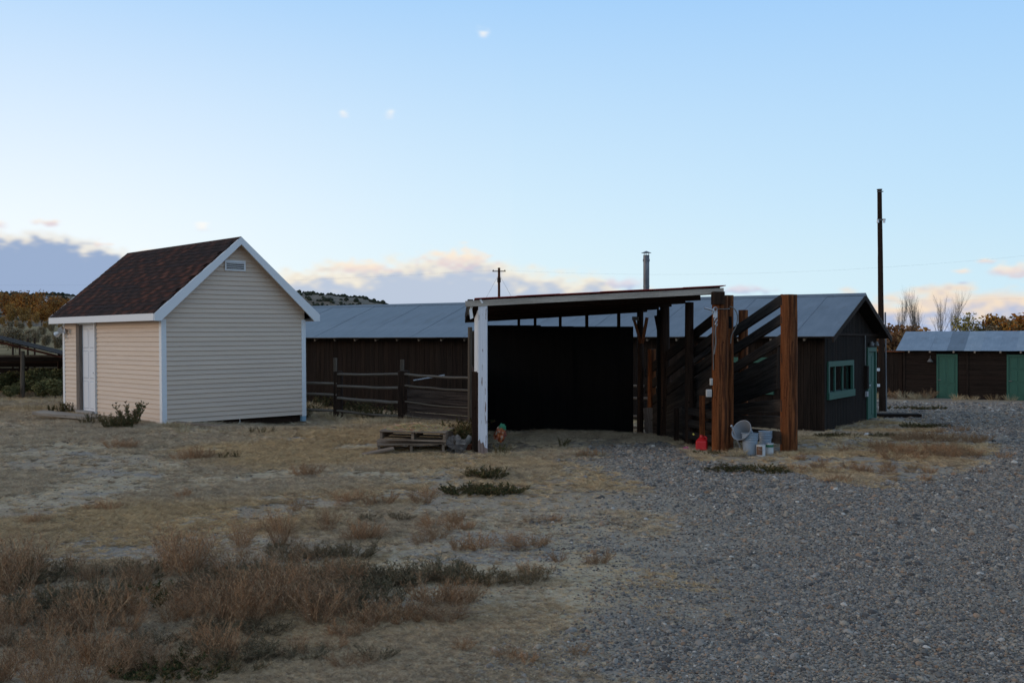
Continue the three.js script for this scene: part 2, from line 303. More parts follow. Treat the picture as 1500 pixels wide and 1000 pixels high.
function soilTexture(size, x0, x1, d0, d1, strokes) {
  const fine = size / (x1 - x0); const px = new Float32Array(size * size * 3);
  for (let j = 0; j < size; j++) for (let i = 0; i < size; i++) { const c = soil(x0 + (x1 - x0) * (i + 0.5) / size, d0 + (d1 - d0) * (j + 0.5) / size, fine), o = 3 * (j * size + i); px[o] = c[0]; px[o + 1] = c[1]; px[o + 2] = c[2]; }
  const q = mulberry(size + strokes);
  for (let s = 0; s < strokes; s++) {                // straws and twigs lying about
    const x = mix(x0, x1, q()), d = mix(d0, d1, q()), r1 = q(), r2 = q(), r3 = q();
    if (gravelAt(x, d) > 0.35 * r3 + 0.1) continue;
    const L = 0.02 + 0.07 * r1 * r1, a = r2 * Math.PI, tone = q();
    const col = tone < 0.6 ? [0.46 + 0.16 * q(), 0.37 + 0.12 * q(), 0.24 + 0.08 * q()] : tone < 0.82 ? [0.24, 0.155, 0.095] : [0.11, 0.09, 0.07];
    const n = Math.max(2, Math.ceil(L * fine));
    for (let k = 0; k < n; k++) { const i = Math.floor((x + Math.cos(a) * L * k / n - x0) / (x1 - x0) * size), j = Math.floor((d + Math.sin(a) * L * k / n - d0) / (d1 - d0) * size); if (i < 0 || j < 0 || i >= size || j >= size) continue; const o = 3 * (j * size + i); for (let m = 0; m < 3; m++) px[o + m] = mix(px[o + m], col[m], 0.75); }
  }
  const dt = new Uint8Array(size * size * 4);
  for (let k = 0; k < size * size; k++) { for (let m = 0; m < 3; m++) dt[4 * k + m] = toByte(px[3 * k + m]); dt[4 * k + 3] = 255; }
  const t = new THREE.DataTexture(dt, size, size); t.colorSpace = THREE.SRGBColorSpace; t.magFilter = THREE.LinearFilter; t.minFilter = THREE.LinearMipmapLinearFilter; t.generateMipmaps = true; t.wrapS = t.wrapT = THREE.MirroredRepeatWrapping; t.needsUpdate = true; return t;
}
const NEAR = [-8, 8, 3, 15], FAR = [-30, 30, -8, 52];
const grit = grey(512, (u, v) => 0.55 * fbm(u * 24, v * 24, 4, 24, 24) + 0.45 * Math.pow(vnoise(u * 90, v * 90, 90, 90), 2));
function groundMaterial(map, rx, rd) { const b = grit.clone(); b.repeat.set(rx, rd); b.needsUpdate = true; return new THREE.MeshPhysicalMaterial({ map, bumpMap: b, bumpScale: 0.018, roughness: 0.96, specularIntensity: 0.2 }); }
function sheet(xs, ds, box, skip) {
  const pos = [], uv = [], idx = [], W = xs.length;
  for (const d of ds) for (const x of xs) { pos.push(x, G(x, d), -d); uv.push((x - box[0]) / (box[1] - box[0]), (d - box[2]) / (box[3] - box[2])); }
  for (let j = 0; j + 1 < ds.length; j++) for (let i = 0; i + 1 < W; i++) { if (skip && skip((xs[i] + xs[i + 1]) / 2, (ds[j] + ds[j + 1]) / 2)) continue; const o = j * W + i; idx.push(o, o + 1, o + W, o + 1, o + W + 1, o + W); }
  const g = new THREE.BufferGeometry(); g.setAttribute('position', new THREE.Float32BufferAttribute(pos, 3)); g.setAttribute('uv', new THREE.Float32BufferAttribute(uv, 2)); g.setIndex(idx); g.computeVertexNormals(); return g;
}
function axis(a, b, step, lo, hi) { const r = []; for (let x = a; x <= b + 1e-6; x += step) r.push(+x.toFixed(4)); let s = step, x = b; while (x < hi) { s *= 1.25; x += s; r.push(x); } s = step; x = a; while (x > lo) { s *= 1.25; x -= s; r.unshift(x); } return r; }
{
  structure('ground', sheet(axis(-30, 30, 0.25, -2600, 2600), axis(-8, 52, 0.25, -400, 4200), FAR, (x, d) => x > NEAR[0] && x < NEAR[1] && d > NEAR[2] && d < NEAR[3]), groundMaterial(soilTexture(1536, ...FAR, 60000), 60, 60));
  structure('yard_ground', sheet(axis(NEAR[0], NEAR[1], 0.25, 0, 0), axis(NEAR[2], NEAR[3], 0.25, 99, 0), NEAR), groundMaterial(soilTexture(2048, ...NEAR, 150000), 16, 12));
}
// loose stones of the drive
function stoneGeo(seed) {
  const g = new THREE.IcosahedronGeometry(1, 1), p = g.attributes.position;
  for (let i = 0; i < p.count; i++) { const x = p.getX(i), y = p.getY(i), z = p.getZ(i); const k = 0.62 + 0.76 * vnoise(x * 1.9 + seed * 5 + 9, y * 1.9 + z * 1.7 + seed * 3 + 9); p.setXYZ(i, x * k, y * k * 0.62, z * k * 0.85); }
  g.computeVertexNormals(); return g;
}
function scatter(name, geo, mat, list) {            // list of [x, y, z, sx, sy, sz, turn, tilt, colour]
  const m = new THREE.InstancedMesh(geo, mat, list.length); m.name = numbered(name); m.castShadow = m.receiveShadow = true; m.userData.kind = 'stuff';
  const mt = new THREE.Matrix4(), q = new THREE.Quaternion(), e = new THREE.Euler(), p = new THREE.Vector3(), s = new THREE.Vector3(), c = new THREE.Color();
  list.forEach(([x, y, z, sx, sy, sz, turn, tilt, col], i) => { e.set(tilt, turn, tilt * 0.7); q.setFromEuler(e); mt.compose(p.set(x, y, z), q, s.set(sx, sy, sz)); m.setMatrixAt(i, mt); if (col) m.setColorAt(i, c.setRGB(...col)); });
  scene.add(m); return m;
}
{
  const list = []; const q = mulberry(99);
  const tone = () => { const t = q(), k = 0.7 + 0.6 * q(); const b = t < 0.42 ? [0.215, 0.192, 0.166] : t < 0.62 ? [0.108, 0.098, 0.09] : t < 0.87 ? [0.285, 0.232, 0.176] : t < 0.97 ? [0.265, 0.178, 0.12] : [0.40, 0.36, 0.31]; return b.map(v => v * k); };
  const put = (x, d, r) => { const s = r * (0.65 + 0.8 * q()); list.push([x, G(x, d) + s * 0.18, -d, s, s * (0.7 + 0.6 * q()), s * (0.7 + 0.5 * q()), q() * 6.3, (q() - 0.5) * 0.5, tone()]); };
  const fill = (d0, d1, per, r) => { const w = d => 0.5 * d + 0.6; const n = Math.round(per * (d1 - d0) * 2 * w((d0 + d1) / 2)); for (let k = 0; k < n; k++) { const d = mix(d0, d1, q()), x = (q() * 2 - 1) * w(d); const g = gravelAt(x, d) * (1 - 0.7 * Math.max(track(x, d), 0.7 * ss(0.5, 0.7, fbm(x * 0.5 + 15, d * 0.42 + 2, 4)))); if (q() < g * 1.05 - 0.05) put(x, d, r * (q() < 0.03 ? 1.5 + 1.4 * q() : 0.8 + 0.4 * q())); else if (q() < 0.02) put(x, d, r * 0.9); } };
  for (let d = 4.6; d < 46; d += 0.5) fill(d, d + 0.5, 2600 * 1.9 * Math.min(1, Math.pow(7 / d, 1.7)), 0.0076 * Math.max(1, Math.pow(d / 7, 0.72)));
  tag(scatter('gravel', stoneGeo(2), flat(1, 1, 1, 0.9), list), 'blue-grey and tan gravel stones spread over the drive', 'gravel');
}
// ---------------------------------------------------------------- cream vinyl shed on the left
{
  const t = thing('storage_shed', 'cream vinyl-sided shed with steep brown shingle roof and white trim', 'shed', [-7.33, 0.02, 21.9], 43.5 * Math.PI / 180);
  t.rotation.order = 'YXZ'; t.rotation.z = 0.6 * Math.PI / 180;
  const W = 3.46, L = 5.45, H = 2.2, P = 0.1016, slope = 0.845, o = 0.26, HG = 2.46, top = HG + W / 2 * slope;
  // core walls behind the siding
  mesh('wall', prism([[0.02, 0], [W - 0.02, 0], [W - 0.02, HG - 0.02], [W / 2, top - 0.02], [0.02, HG - 0.02]], -L + 0.02, -0.02), M.vinyl, t);
  const doorZ0 = -3.42, doorZ1 = -4.5;
  let k = 0;
  for (let y = 0; y < top - 0.12; y += P, k++) {                 // gable courses
    const y1 = Math.min(y + P, top - 0.05), e = yy => yy <= HG ? 0 : (yy - HG) / slope;
    const a = e(y), b = e(y1); if (W - 2 * b < 0.05) break;
    const g = hexa([[a, y, 0.024], [W - a, y, 0.024], [W - b, y1, 0.001], [b, y1, 0.001]], [[a, y, -0.03], [W - a, y, -0.03], [W - b, y1, -0.03], [b, y1, -0.03]]);
    mesh('siding_board', woodUV(g, 0), M.vinyls[k % 3], t);
  }
  k = 0;
  for (let y = 0; y < H - 0.02; y += P, k++) for (const [z0, z1] of [[-0.002, doorZ0], [doorZ1, -L]]) {
    const y1 = Math.min(y + P, H);
    const g = hexa([[-0.024, y, z1], [-0.024, y, z0], [-0.001, y1, z0], [-0.001, y1, z1]], [[0.03, y, z1], [0.03, y, z0], [0.03, y1, z0], [0.03, y1, z1]]);
    mesh('siding_board', woodUV(g, 2), M.vinyls[k % 3], t);
  }
  // corner trim
  const trim = (x, z, sx) => mesh('corner_trim', bx(0.11, H + 0.03, 0.11), M.white, t, [x, H / 2 - 0.02, z]);
  trim(0.03, -0.03); trim(W - 0.03, -0.03); trim(0.03, -L + 0.03); trim(W - 0.03, -L + 0.03);
  mesh('corner_shoe', bx(0.1, 0.12, 0.1), flat(0.25, 0.4, 0.5, 0.6), t, [W - 0.03, -0.095, -0.03]);
  // roof: deck, rake boards, fascia, soffit
  const q = 0.24, R = 0.06;                             // overhangs
  const ye = HG + R - o * slope;
  for (const s of [-1, 1]) {
    const X = v => s < 0 ? v : W - v;
    const eave = [X(-o), ye], ridge = [W / 2, top + R];
    const pts = [eave, ridge, [W / 2, ridge[1] - R], [X(-o), ye - R]]; if (s < 0) pts.reverse();
    mesh('roof_deck', prism(pts, -L - q, q - 0.024), M.under, t);
    const rp = [[X(-o - 0.01), ye - 0.14], [X(-o - 0.01), ye + 0.015], [W / 2, ridge[1] + 0.025], [W / 2, ridge[1] - 0.14], [X(-o + 0.15), ye - 0.12], [X(-o + 0.14), ye - 0.14]]; if (s < 0) rp.reverse();
    mesh('rake_board', prism(rp, q - 0.022, q + 0.012), M.white, t);
    mesh('rake_board', prism(rp, -L - q - 0.03, -L - q - 0.002), M.white, t);
    mesh('fascia', bx(0.024, 0.15, L + 2 * q - 0.03), M.white, t, [X(-o - 0.014), ye - 0.06, -L / 2]);
    const sp = [[X(-o + 0.015), ye - R - 0.004], [W / 2, ridge[1] - R - 0.004], [W / 2, ridge[1] - R - 0.02], [X(-o + 0.015), ye - R - 0.02]]; if (s < 0) sp.reverse();
    mesh('soffit', prism(sp, 0.005, q - 0.026), M.vinyl, t);
    mesh('soffit', bx(o - 0.01, 0.012, L), M.vinyl, t, [X(-o / 2), ye - 0.12, -L / 2]);
  }
  // shingles: the slope in view is laid tab by tab, the other one in courses
  const sl = Math.hypot(1, slope), len = (W / 2 + o) * sl, exp = 0.142, nc = Math.ceil(len / exp);
  const tabs = [0.36, 0.46, 0.56, 0.66].map(w => { const g = new THREE.BoxGeometry(exp + 0.03, 0.011, w - 0.006); const uv = g.attributes.uv; for (let i = 0; i < uv.count; i++) uv.setXY(i, uv.getX(i) * 0.5, uv.getY(i) * 1.2); return [g, w]; });
  const ang = Math.atan(slope);
  for (let c = 0; c < nc; c++) {
    let z = q - 0.005 - (c % 3) * 0.11;
    let first = true;
    while (z > -L - q + 0.05) {
      let [g, w] = tabs[Math.floor(rnd() * 4)];
      if (z - w < -L - q) { w = z + L + q; if (w < 0.08) break; g = new THREE.BoxGeometry(exp + 0.03, 0.011, w); }
      const s = (c + 0.5) * exp; if (s > len) break;
      const tone = vnoise(c * 0.55 + 7, z * 1.7) * 0.6 + rnd() * 0.55;
      const m = mesh('shingle', g, M.shingles[tone < 0.35 ? 4 : tone < 0.52 ? 0 : tone < 0.68 ? 2 : tone < 0.85 ? 1 : 3], t);
      m.position.set(-o + s / sl - 0.01, ye + s / sl * slope + 0.012 + rnd() * 0.004, z - w / 2); m.rotation.z = ang - 0.035;
      z -= w;
    }
  }
  mesh('shingle_course', (() => { const gs = []; for (let c = 0; c < nc - 1; c++) { const s = (c + 0.5) * exp, g = new THREE.BoxGeometry(exp + 0.03, 0.011, L + 2 * q - 0.01); g.rotateZ(-(ang - 0.035)); g.translate(W + o - s / sl + 0.01, ye + s / sl * slope + 0.012, -L / 2); gs.push(g); } return mergeGeometries(gs); })(), M.shingles[0], t).userData.kind = 'stuff';
  mesh('ridge_cap', prism([[W / 2 - 0.13, top - 0.03], [W / 2 + 0.13, top - 0.03], [W / 2, top + 0.092]], -L - q, q), M.shingles[0], t);
  // gable vent with louvres
  const v = mesh('gable_vent', bx(0.50, 0.23, 0.035), M.white, t, [W / 2 - 0.04, top - 0.54, 0.028]);
  mesh('vent_shade_plate', bx(0.42, 0.15, 0.01), M.black, v, [0, -0.012, 0.015]);  // flat black plate paints the shade behind the louvres
  for (let i = 0; i < 4; i++) mesh('louvre', bx(0.42, 0.022, 0.006), M.white, v, [0, 0.045 - i * 0.042, 0.024], [0.5, 0, 0]);
  // door on the left side, set back in a bare timber jamb
  const zc = (doorZ0 + doorZ1) / 2;
  mesh('door_recess', bx(0.03, H, doorZ0 - doorZ1), M.jamb, t, [0.05, H / 2, zc]);
  mesh('door_jamb', bx(0.12, 2.12, 0.05), M.white, t, [0.0, 1.08, doorZ0 - 0.02]);
  mesh('door_jamb', bx(0.14, 2.12, 0.19), M.jamb, t, [-0.0, 1.08, doorZ1 + 0.09]);
  mesh('door_jamb', bx(0.03, 2.12, 0.04), M.white, t, [-0.02, 1.08, doorZ1 - 0.01]);
  mesh('door_head', bx(0.12, 0.06, 1.02), M.white, t, [0, 2.16, zc + 0.03]);
  mesh('door_sill', bx(0.16, 0.06, 1.0), M.concrete, t, [-0.04, 0.06, zc + 0.03]);
  const door = mesh('door', bx(0.04, 2.03, 0.88), M.whiteDoor, t, [0.035, 1.1, zc + 0.045]);
  for (const [y, h] of [[0.70, 0.42], [0.08, 0.62], [-0.64, 0.62]]) for (const z of [-0.2, 0.2]) { mesh('door_panel', rbx(0.02, h, 0.29, 0.008), M.whiteDoor, door, [-0.018, y, z]); mesh('panel_shade_line', bx(0.002, h + 0.04, 0.33), flat(0.5, 0.51, 0.54, 0.5), door, [-0.0205, y, z]); }  // grey plate paints the shade line round each raised panel
  mesh('door_knob', new THREE.SphereGeometry(0.03, 12, 8), M.steel, door, [-0.06, -0.1, 0.38]);
  // twin flood light under the eave
  const fl = mesh('flood_light', new THREE.CylinderGeometry(0.07, 0.07, 0.04, 14), M.steel, t, [-0.05, 1.98, -L + 0.2], [0, 0, Math.PI / 2]);
  for (const s of [-1, 1]) { const h = mesh('lamp_head', new THREE.CylinderGeometry(0.075, 0.04, 0.15, 14), flat(0.6, 0.6, 0.6, 0.35, 0.3), fl); h.position.set(s * 0.05, 0.13, s * 0.1 + 0.02); h.rotation.set(s * 0.9, 0, 0.5); }
  // skids and blocks under the raised side
  mesh('skid', bx(W - 0.5, 0.15, 0.09), M.tie, t, [W / 2 + 0.2, -0.08, -0.12]);
  mesh('skid', bx(0.14, 0.16, L), M.tie, t, [0.12, -0.085, -L / 2 - 0.05]); mesh('skid', bx(0.14, 0.16, L), M.tie, t, [W - 0.25, -0.085, -L / 2 - 0.05]);
  for (const [x, z] of [[W - 0.25, -0.35], [W - 0.25, -3], [W - 0.25, -5.6], [1.7, -0.5]]) mesh('foundation_block', rbx(0.4, 0.26, 0.2, 0.01), M.concrete, t, [x, -0.26, z]);
  mesh('anchor_strap', bx(0.02, 0.14, 0.01), M.white, t, [1.82, -0.05, -0.06]);
}
// grey board lying in front of the shed door, loose planks under the shed
{
  const [x, d] = spot(97, 616);
  const b = single('step_board', warped(1.6, 0.06, 0.36, 0.02, 3), tint(M.grey, 1.9), 'weathered grey board lying on the ground before the shed door', 'board');
  b.position.set(x, G(x, d) + 0.12, -d); b.rotation.set(0.06, -0.33, -0.03);
  const [x2, d2] = spot(283, 626), y2 = G(x2, d2);
  const b2 = single('loose_plank', warped(1.2, 0.035, 0.2, 0.015, 9), M.pallet, 'brown plank lying on the ground against the shed gable wall', 'board'); b2.position.set(x2 + 0.1, y2 + 0.05, -d2 - 0.1); b2.rotation.set(0.05, -0.25, -0.06);
}

// ---------------------------------------------------------------- long dark board house across the middle
{
  const t = thing('long_cabin', 'long low dark brown board cabin with blue-grey metal roof and green window and door', 'cabin', [7.39, -0.39, 24.8], -31.6 * Math.PI / 180);
  const L = 19.5, W = 5.54, H = 2.3, RIDGE = 3.26, slope = (RIDGE - H) / (W / 2);
  const win = { x0: -2.55, x1: -1.2, y0: 0.85, y1: 1.75 };       // long-side window seen through the chute
  mesh('wall', prism([[0, 0], [W, 0], [W, H], [W / 2, RIDGE - 0.06], [0, H]], -L, -0.03).applyMatrix4(new THREE.Matrix4().makeBasis(V(0, 0, -1), V(0, 1, 0), V(1, 0, 0))), M.black, t);
  // boards of the long side
  let x = 0.02, k = 0;
  while (x > -L) {
    const w = rr(0.15, 0.22), x1 = x - w, mid = (x + x1) / 2;
    const cut = mid < win.x1 && mid > win.x0;
    const m = M.darks[Math.floor(rnd() * 4)];
    const put = (y0, y1) => mesh('wall_board', bx(w - 0.008, y1 - y0, 0.022, 1), m, t, [mid, (y0 + y1) / 2, 0.013 + rnd() * 0.006]);
    if (cut) { put(0.0, win.y0); put(win.y1, H); } else put(-0.05 * rnd(), H);
    x = x1;
  }
  // gable end: boards with narrow battens, cross rail at the eave line
  const gw = { z0: -0.27, z1: -2.76, y0: 0.74, y1: 1.66 }, gd = { z0: -4.32, z1: -5.36, y1: 1.98 };
  let z = 0.01;
  while (z > -W) {
    const w = rr(0.14, 0.17), z1 = Math.max(z - w, -W), mid = (z + z1) / 2, m = M.darks[Math.floor(rnd() * 4)];
    const bat = (n, m2, y0, y1, ww, th, off) => mesh(n, bx(th, y1 - y0, ww, 1), m2, t, [off, (y0 + y1) / 2, mid]);
    const inW = mid < gw.z0 && mid > gw.z1, inD = mid < gd.z0 && mid > gd.z1;
    if (inW) { bat('wall_board', m, 0, gw.y0, z - z1 - 0.02, 0.022, 0.012); bat('wall_board', m, gw.y1, H, z - z1 - 0.02, 0.022, 0.012); }
    else if (inD) bat('wall_board', m, gd.y1, H, z - z1 - 0.02, 0.022, 0.012);
    else bat('wall_board', m, 0, H, z - z1 - 0.02, 0.022, 0.012);
    const yt = v => H + slope * (W / 2 - Math.abs(v + W / 2)) - 0.08;
    const ya = yt(z), yb = yt(z1);
    const g = hexa([[0.024, H + 0.05, z], [0.024, H + 0.05, z1 + 0.02], [0.024, Math.max(yb, H + 0.06), z1 + 0.02], [0.024, Math.max(ya, H + 0.06), z]], [[0, H + 0.05, z], [0, H + 0.05, z1 + 0.02], [0, Math.max(yb, H + 0.06), z1 + 0.02], [0, Math.max(ya, H + 0.06), z]]);
    mesh('wall_board', woodUV(g, 1), m, t);
    z = z1;
  }
  mesh('cross_rail', bx(0.05, 0.06, W), tint(M.dark, 1.6), t, [0.035, H + 0.02, -W / 2]);
  mesh('corner_board', bx(0.06, H, 0.11, 1), M.dark, t, [0.02, H / 2, -0.02]);
  // window of the gable end
  const makeWindow = (place, w, h, panes) => {
    const f = mesh('window_frame', bx(w, 0.13, 0.06, 0), M.green, t); place(f, 0, h / 2 - 0.065);
    const sub = (n, g, m, x, y, zz) => mesh(n, g, m, f, [x, y - (h / 2 - 0.065), zz]);
    sub('window_sill', bx(w + 0.06, 0.17, 0.09, 0), M.green, 0, -h / 2 + 0.085, 0.012);
    for (const s of [-1, 1]) sub('jamb', bx(0.12, h - 0.30, 0.06, 1), M.green, s * (w / 2 - 0.06), 0.02, 0);
    const iw = (w - 0.24) / panes, ih = h - 0.30;
    for (let i = 0; i < panes; i++) {
      const cx = -(w - 0.24) / 2 + iw * (i + 0.5);
      sub('pane', bx(iw - 0.02, ih, 0.006), M.glass, cx, 0.02, -0.06);
      if (i) sub('mullion', bx(0.075, ih, 0.03, 1), M.green, cx - iw / 2, 0.02, -0.05);
    }
    sub('curtain', bx(w - 0.24, ih, 0.01), flat(0.05, 0.045, 0.05, 0.95), 0, 0.02, -0.10);
    return f;
  };
  makeWindow((f, a, b) => { f.rotation.y = Math.PI / 2; f.position.set(0.035, (gw.y0 + gw.y1) / 2 + b, (gw.z0 + gw.z1) / 2); }, gw.z0 - gw.z1, gw.y1 - gw.y0, 3);
  makeWindow((f, a, b) => f.position.set((win.x0 + win.x1) / 2, (win.y0 + win.y1) / 2 + b, 0.035), win.x1 - win.x0, win.y1 - win.y0, 2);
  // door of the gable end
  const dz = (gd.z0 + gd.z1) / 2, dw = gd.z0 - gd.z1;
  const df = mesh('door_frame', bx(0.07, 0.12, dw, 2), M.green, t, [0.03, gd.y1 - 0.06, dz]);
  for (const s of [-1, 1]) mesh('jamb', bx(0.07, gd.y1 - 0.12, 0.11, 1), M.green, df, [0, -(gd.y1) / 2, s * (dw / 2 - 0.055)]);
  const dr = mesh('door', bx(0.04, gd.y1 - 0.14, dw - 0.24, 1), tint(M.green, 0.9), t, [0.0, (gd.y1 - 0.12) / 2, dz]);
  for (const [y, h] of [[0.45, 0.72], [-0.45, 0.72]]) for (const s of [-1, 1]) mesh('door_panel', rbx(0.02, h, 0.28, 0.008, 1), M.green, dr, [0.022, y, s * 0.19]);
  mesh('door_knob', new THREE.SphereGeometry(0.03, 12, 8), M.steel, dr, [0.06, 0.0, 0.33]);
  const lamp = mesh('porch_lamp', bx(0.03, 0.03, 0.62), M.cable, t, [0.07, 2.08, dz]);
  for (const s of [-1, 1]) mesh('lamp_shade', new THREE.CylinderGeometry(0.035, 0.07, 0.12, 12), M.cable, lamp, [0.04, 0, s * 0.3]);
  mesh('wall_box', bx(0.1, 0.62, 0.16), M.brown, t, [0.075, 1.17, -4.08]);
  mesh('wall_latch', bx(0.05, 0.14, 0.2), flat(0.3, 0.3, 0.3, 0.6), t, [0.08, 0.72, -4.1]);
  mesh('wall_pipe', new THREE.CylinderGeometry(0.02, 0.02, 0.8, 8), M.cable, t, [0.06, 1.9, -4.0]);
  // roof sheets, rafter ends, rake boards
  const o = 0.42, ov = 0.36, ye = H + 0.1 - o * slope;
  const n = 21, sw = (L + ov) / n;
  for (const s of [1, -1]) for (let i = 0; i < n; i++) {
    const xa = ov - i * sw, xb = xa - sw - 0.04, zz = v => s > 0 ? v : -W - v, lift = (i % 2) * 0.003;
    const y0 = ye + lift, y1 = RIDGE + 0.1 + lift, zr = -W / 2;
    let f = [[xb, y0 + 0.008, zz(o + 0.02 * rnd())], [xa, y0 + 0.008, zz(o)], [xa, y1 + 0.008, zr], [xb, y1 + 0.008, zr]], b = f.map(p => [p[0], p[1] - 0.008, p[2]]);
    if (s < 0) { f = [f[1], f[0], f[3], f[2]]; b = [b[1], b[0], b[3], b[2]]; }
    const g = hexa(f, b), uvs = []; const p = g.attributes.position; for (let j = 0; j < p.count; j++) uvs.push(p.getX(j) / 2.3 + i * 0.37, p.getZ(j) / 2.3); g.setAttribute('uv', new THREE.Float32BufferAttribute(uvs, 2));
    const sh = mesh('roof_sheet', g, M.tins[Math.floor(rnd() * 4)], t);
    if (s > 0) { const rib = mesh('seam', bx(0.014, 0.005, Math.hypot(W / 2 + o, y1 - y0), 2), M.tins[1], sh); rib.position.set(xa - 0.01, (y0 + y1) / 2 + 0.0095, zz((o - W / 2) / 2)); rib.rotation.x = Math.atan2(y1 - y0, W / 2 + o); }
  }
  mesh('ridge_cap', prism([[-0.16, RIDGE + 0.06], [0.16, RIDGE + 0.06], [0, RIDGE + 0.135]], -ov, L - 0.02).applyMatrix4(new THREE.Matrix4().makeRotationY(-Math.PI / 2)).translate(0, 0, -W / 2), M.tins[1], t);
  for (let i = 0; i < 24; i++) mesh('rafter_end', bx(0.05, 0.1, 0.34, 2), i % 3 ? tint(M.grey, 1.3) : M.grey, t, [-0.35 - i * 0.81, ye + 0.0, 0.19], [Math.atan(slope), 0, 0]);
  for (const s of [1, -1]) {
    const zz = v => s > 0 ? v : -W - v; const a = V(ov - 0.02, ye - 0.07, zz(o - 0.01)), b = V(ov - 0.02, RIDGE + 0.03, -W / 2);
    plank('rake_board', a, b, 0.13, 0.035, tint(M.dark, 1.9), t);
  }
  mesh('gable_soffit', prism([[-o + 0.02, ye - 0.015], [W / 2, RIDGE + 0.085], [W + o - 0.02, ye - 0.015], [W + o - 0.02, ye - 0.035], [W / 2, RIDGE + 0.062], [-o + 0.02, ye - 0.035]].reverse(), -L, ov - 0.04).applyMatrix4(new THREE.Matrix4().makeBasis(V(0, 0, -1), V(0, 1, 0), V(1, 0, 0))), M.dark, t);
  // stove pipe through the roof
  const pz = -W / 2 + 0.1, px = -5.77;
  const sp = mesh('stove_pipe', new THREE.CylinderGeometry(0.088, 0.088, 1.5, 20), M.pipe, t, [px, RIDGE + 0.62, pz]);
  mesh('pipe_collar', new THREE.CylinderGeometry(0.1, 0.1, 0.07, 20), M.pipe, sp, [0, 0.6, 0]); mesh('pipe_collar', new THREE.CylinderGeometry(0.094, 0.094, 0.03, 20), M.pipe, sp, [0, -0.15, 0]);
  mesh('rain_cap', new THREE.ConeGeometry(0.15, 0.06, 20), M.pipe, sp, [0, 0.84, 0]);
  for (let i = 0; i < 3; i++) mesh('cap_leg', bx(0.012, 0.1, 0.012), M.pipe, sp, [0.075 * Math.cos(i * 2.1), 0.79, 0.075 * Math.sin(i * 2.1)]);
  // loose cable on the roof
}

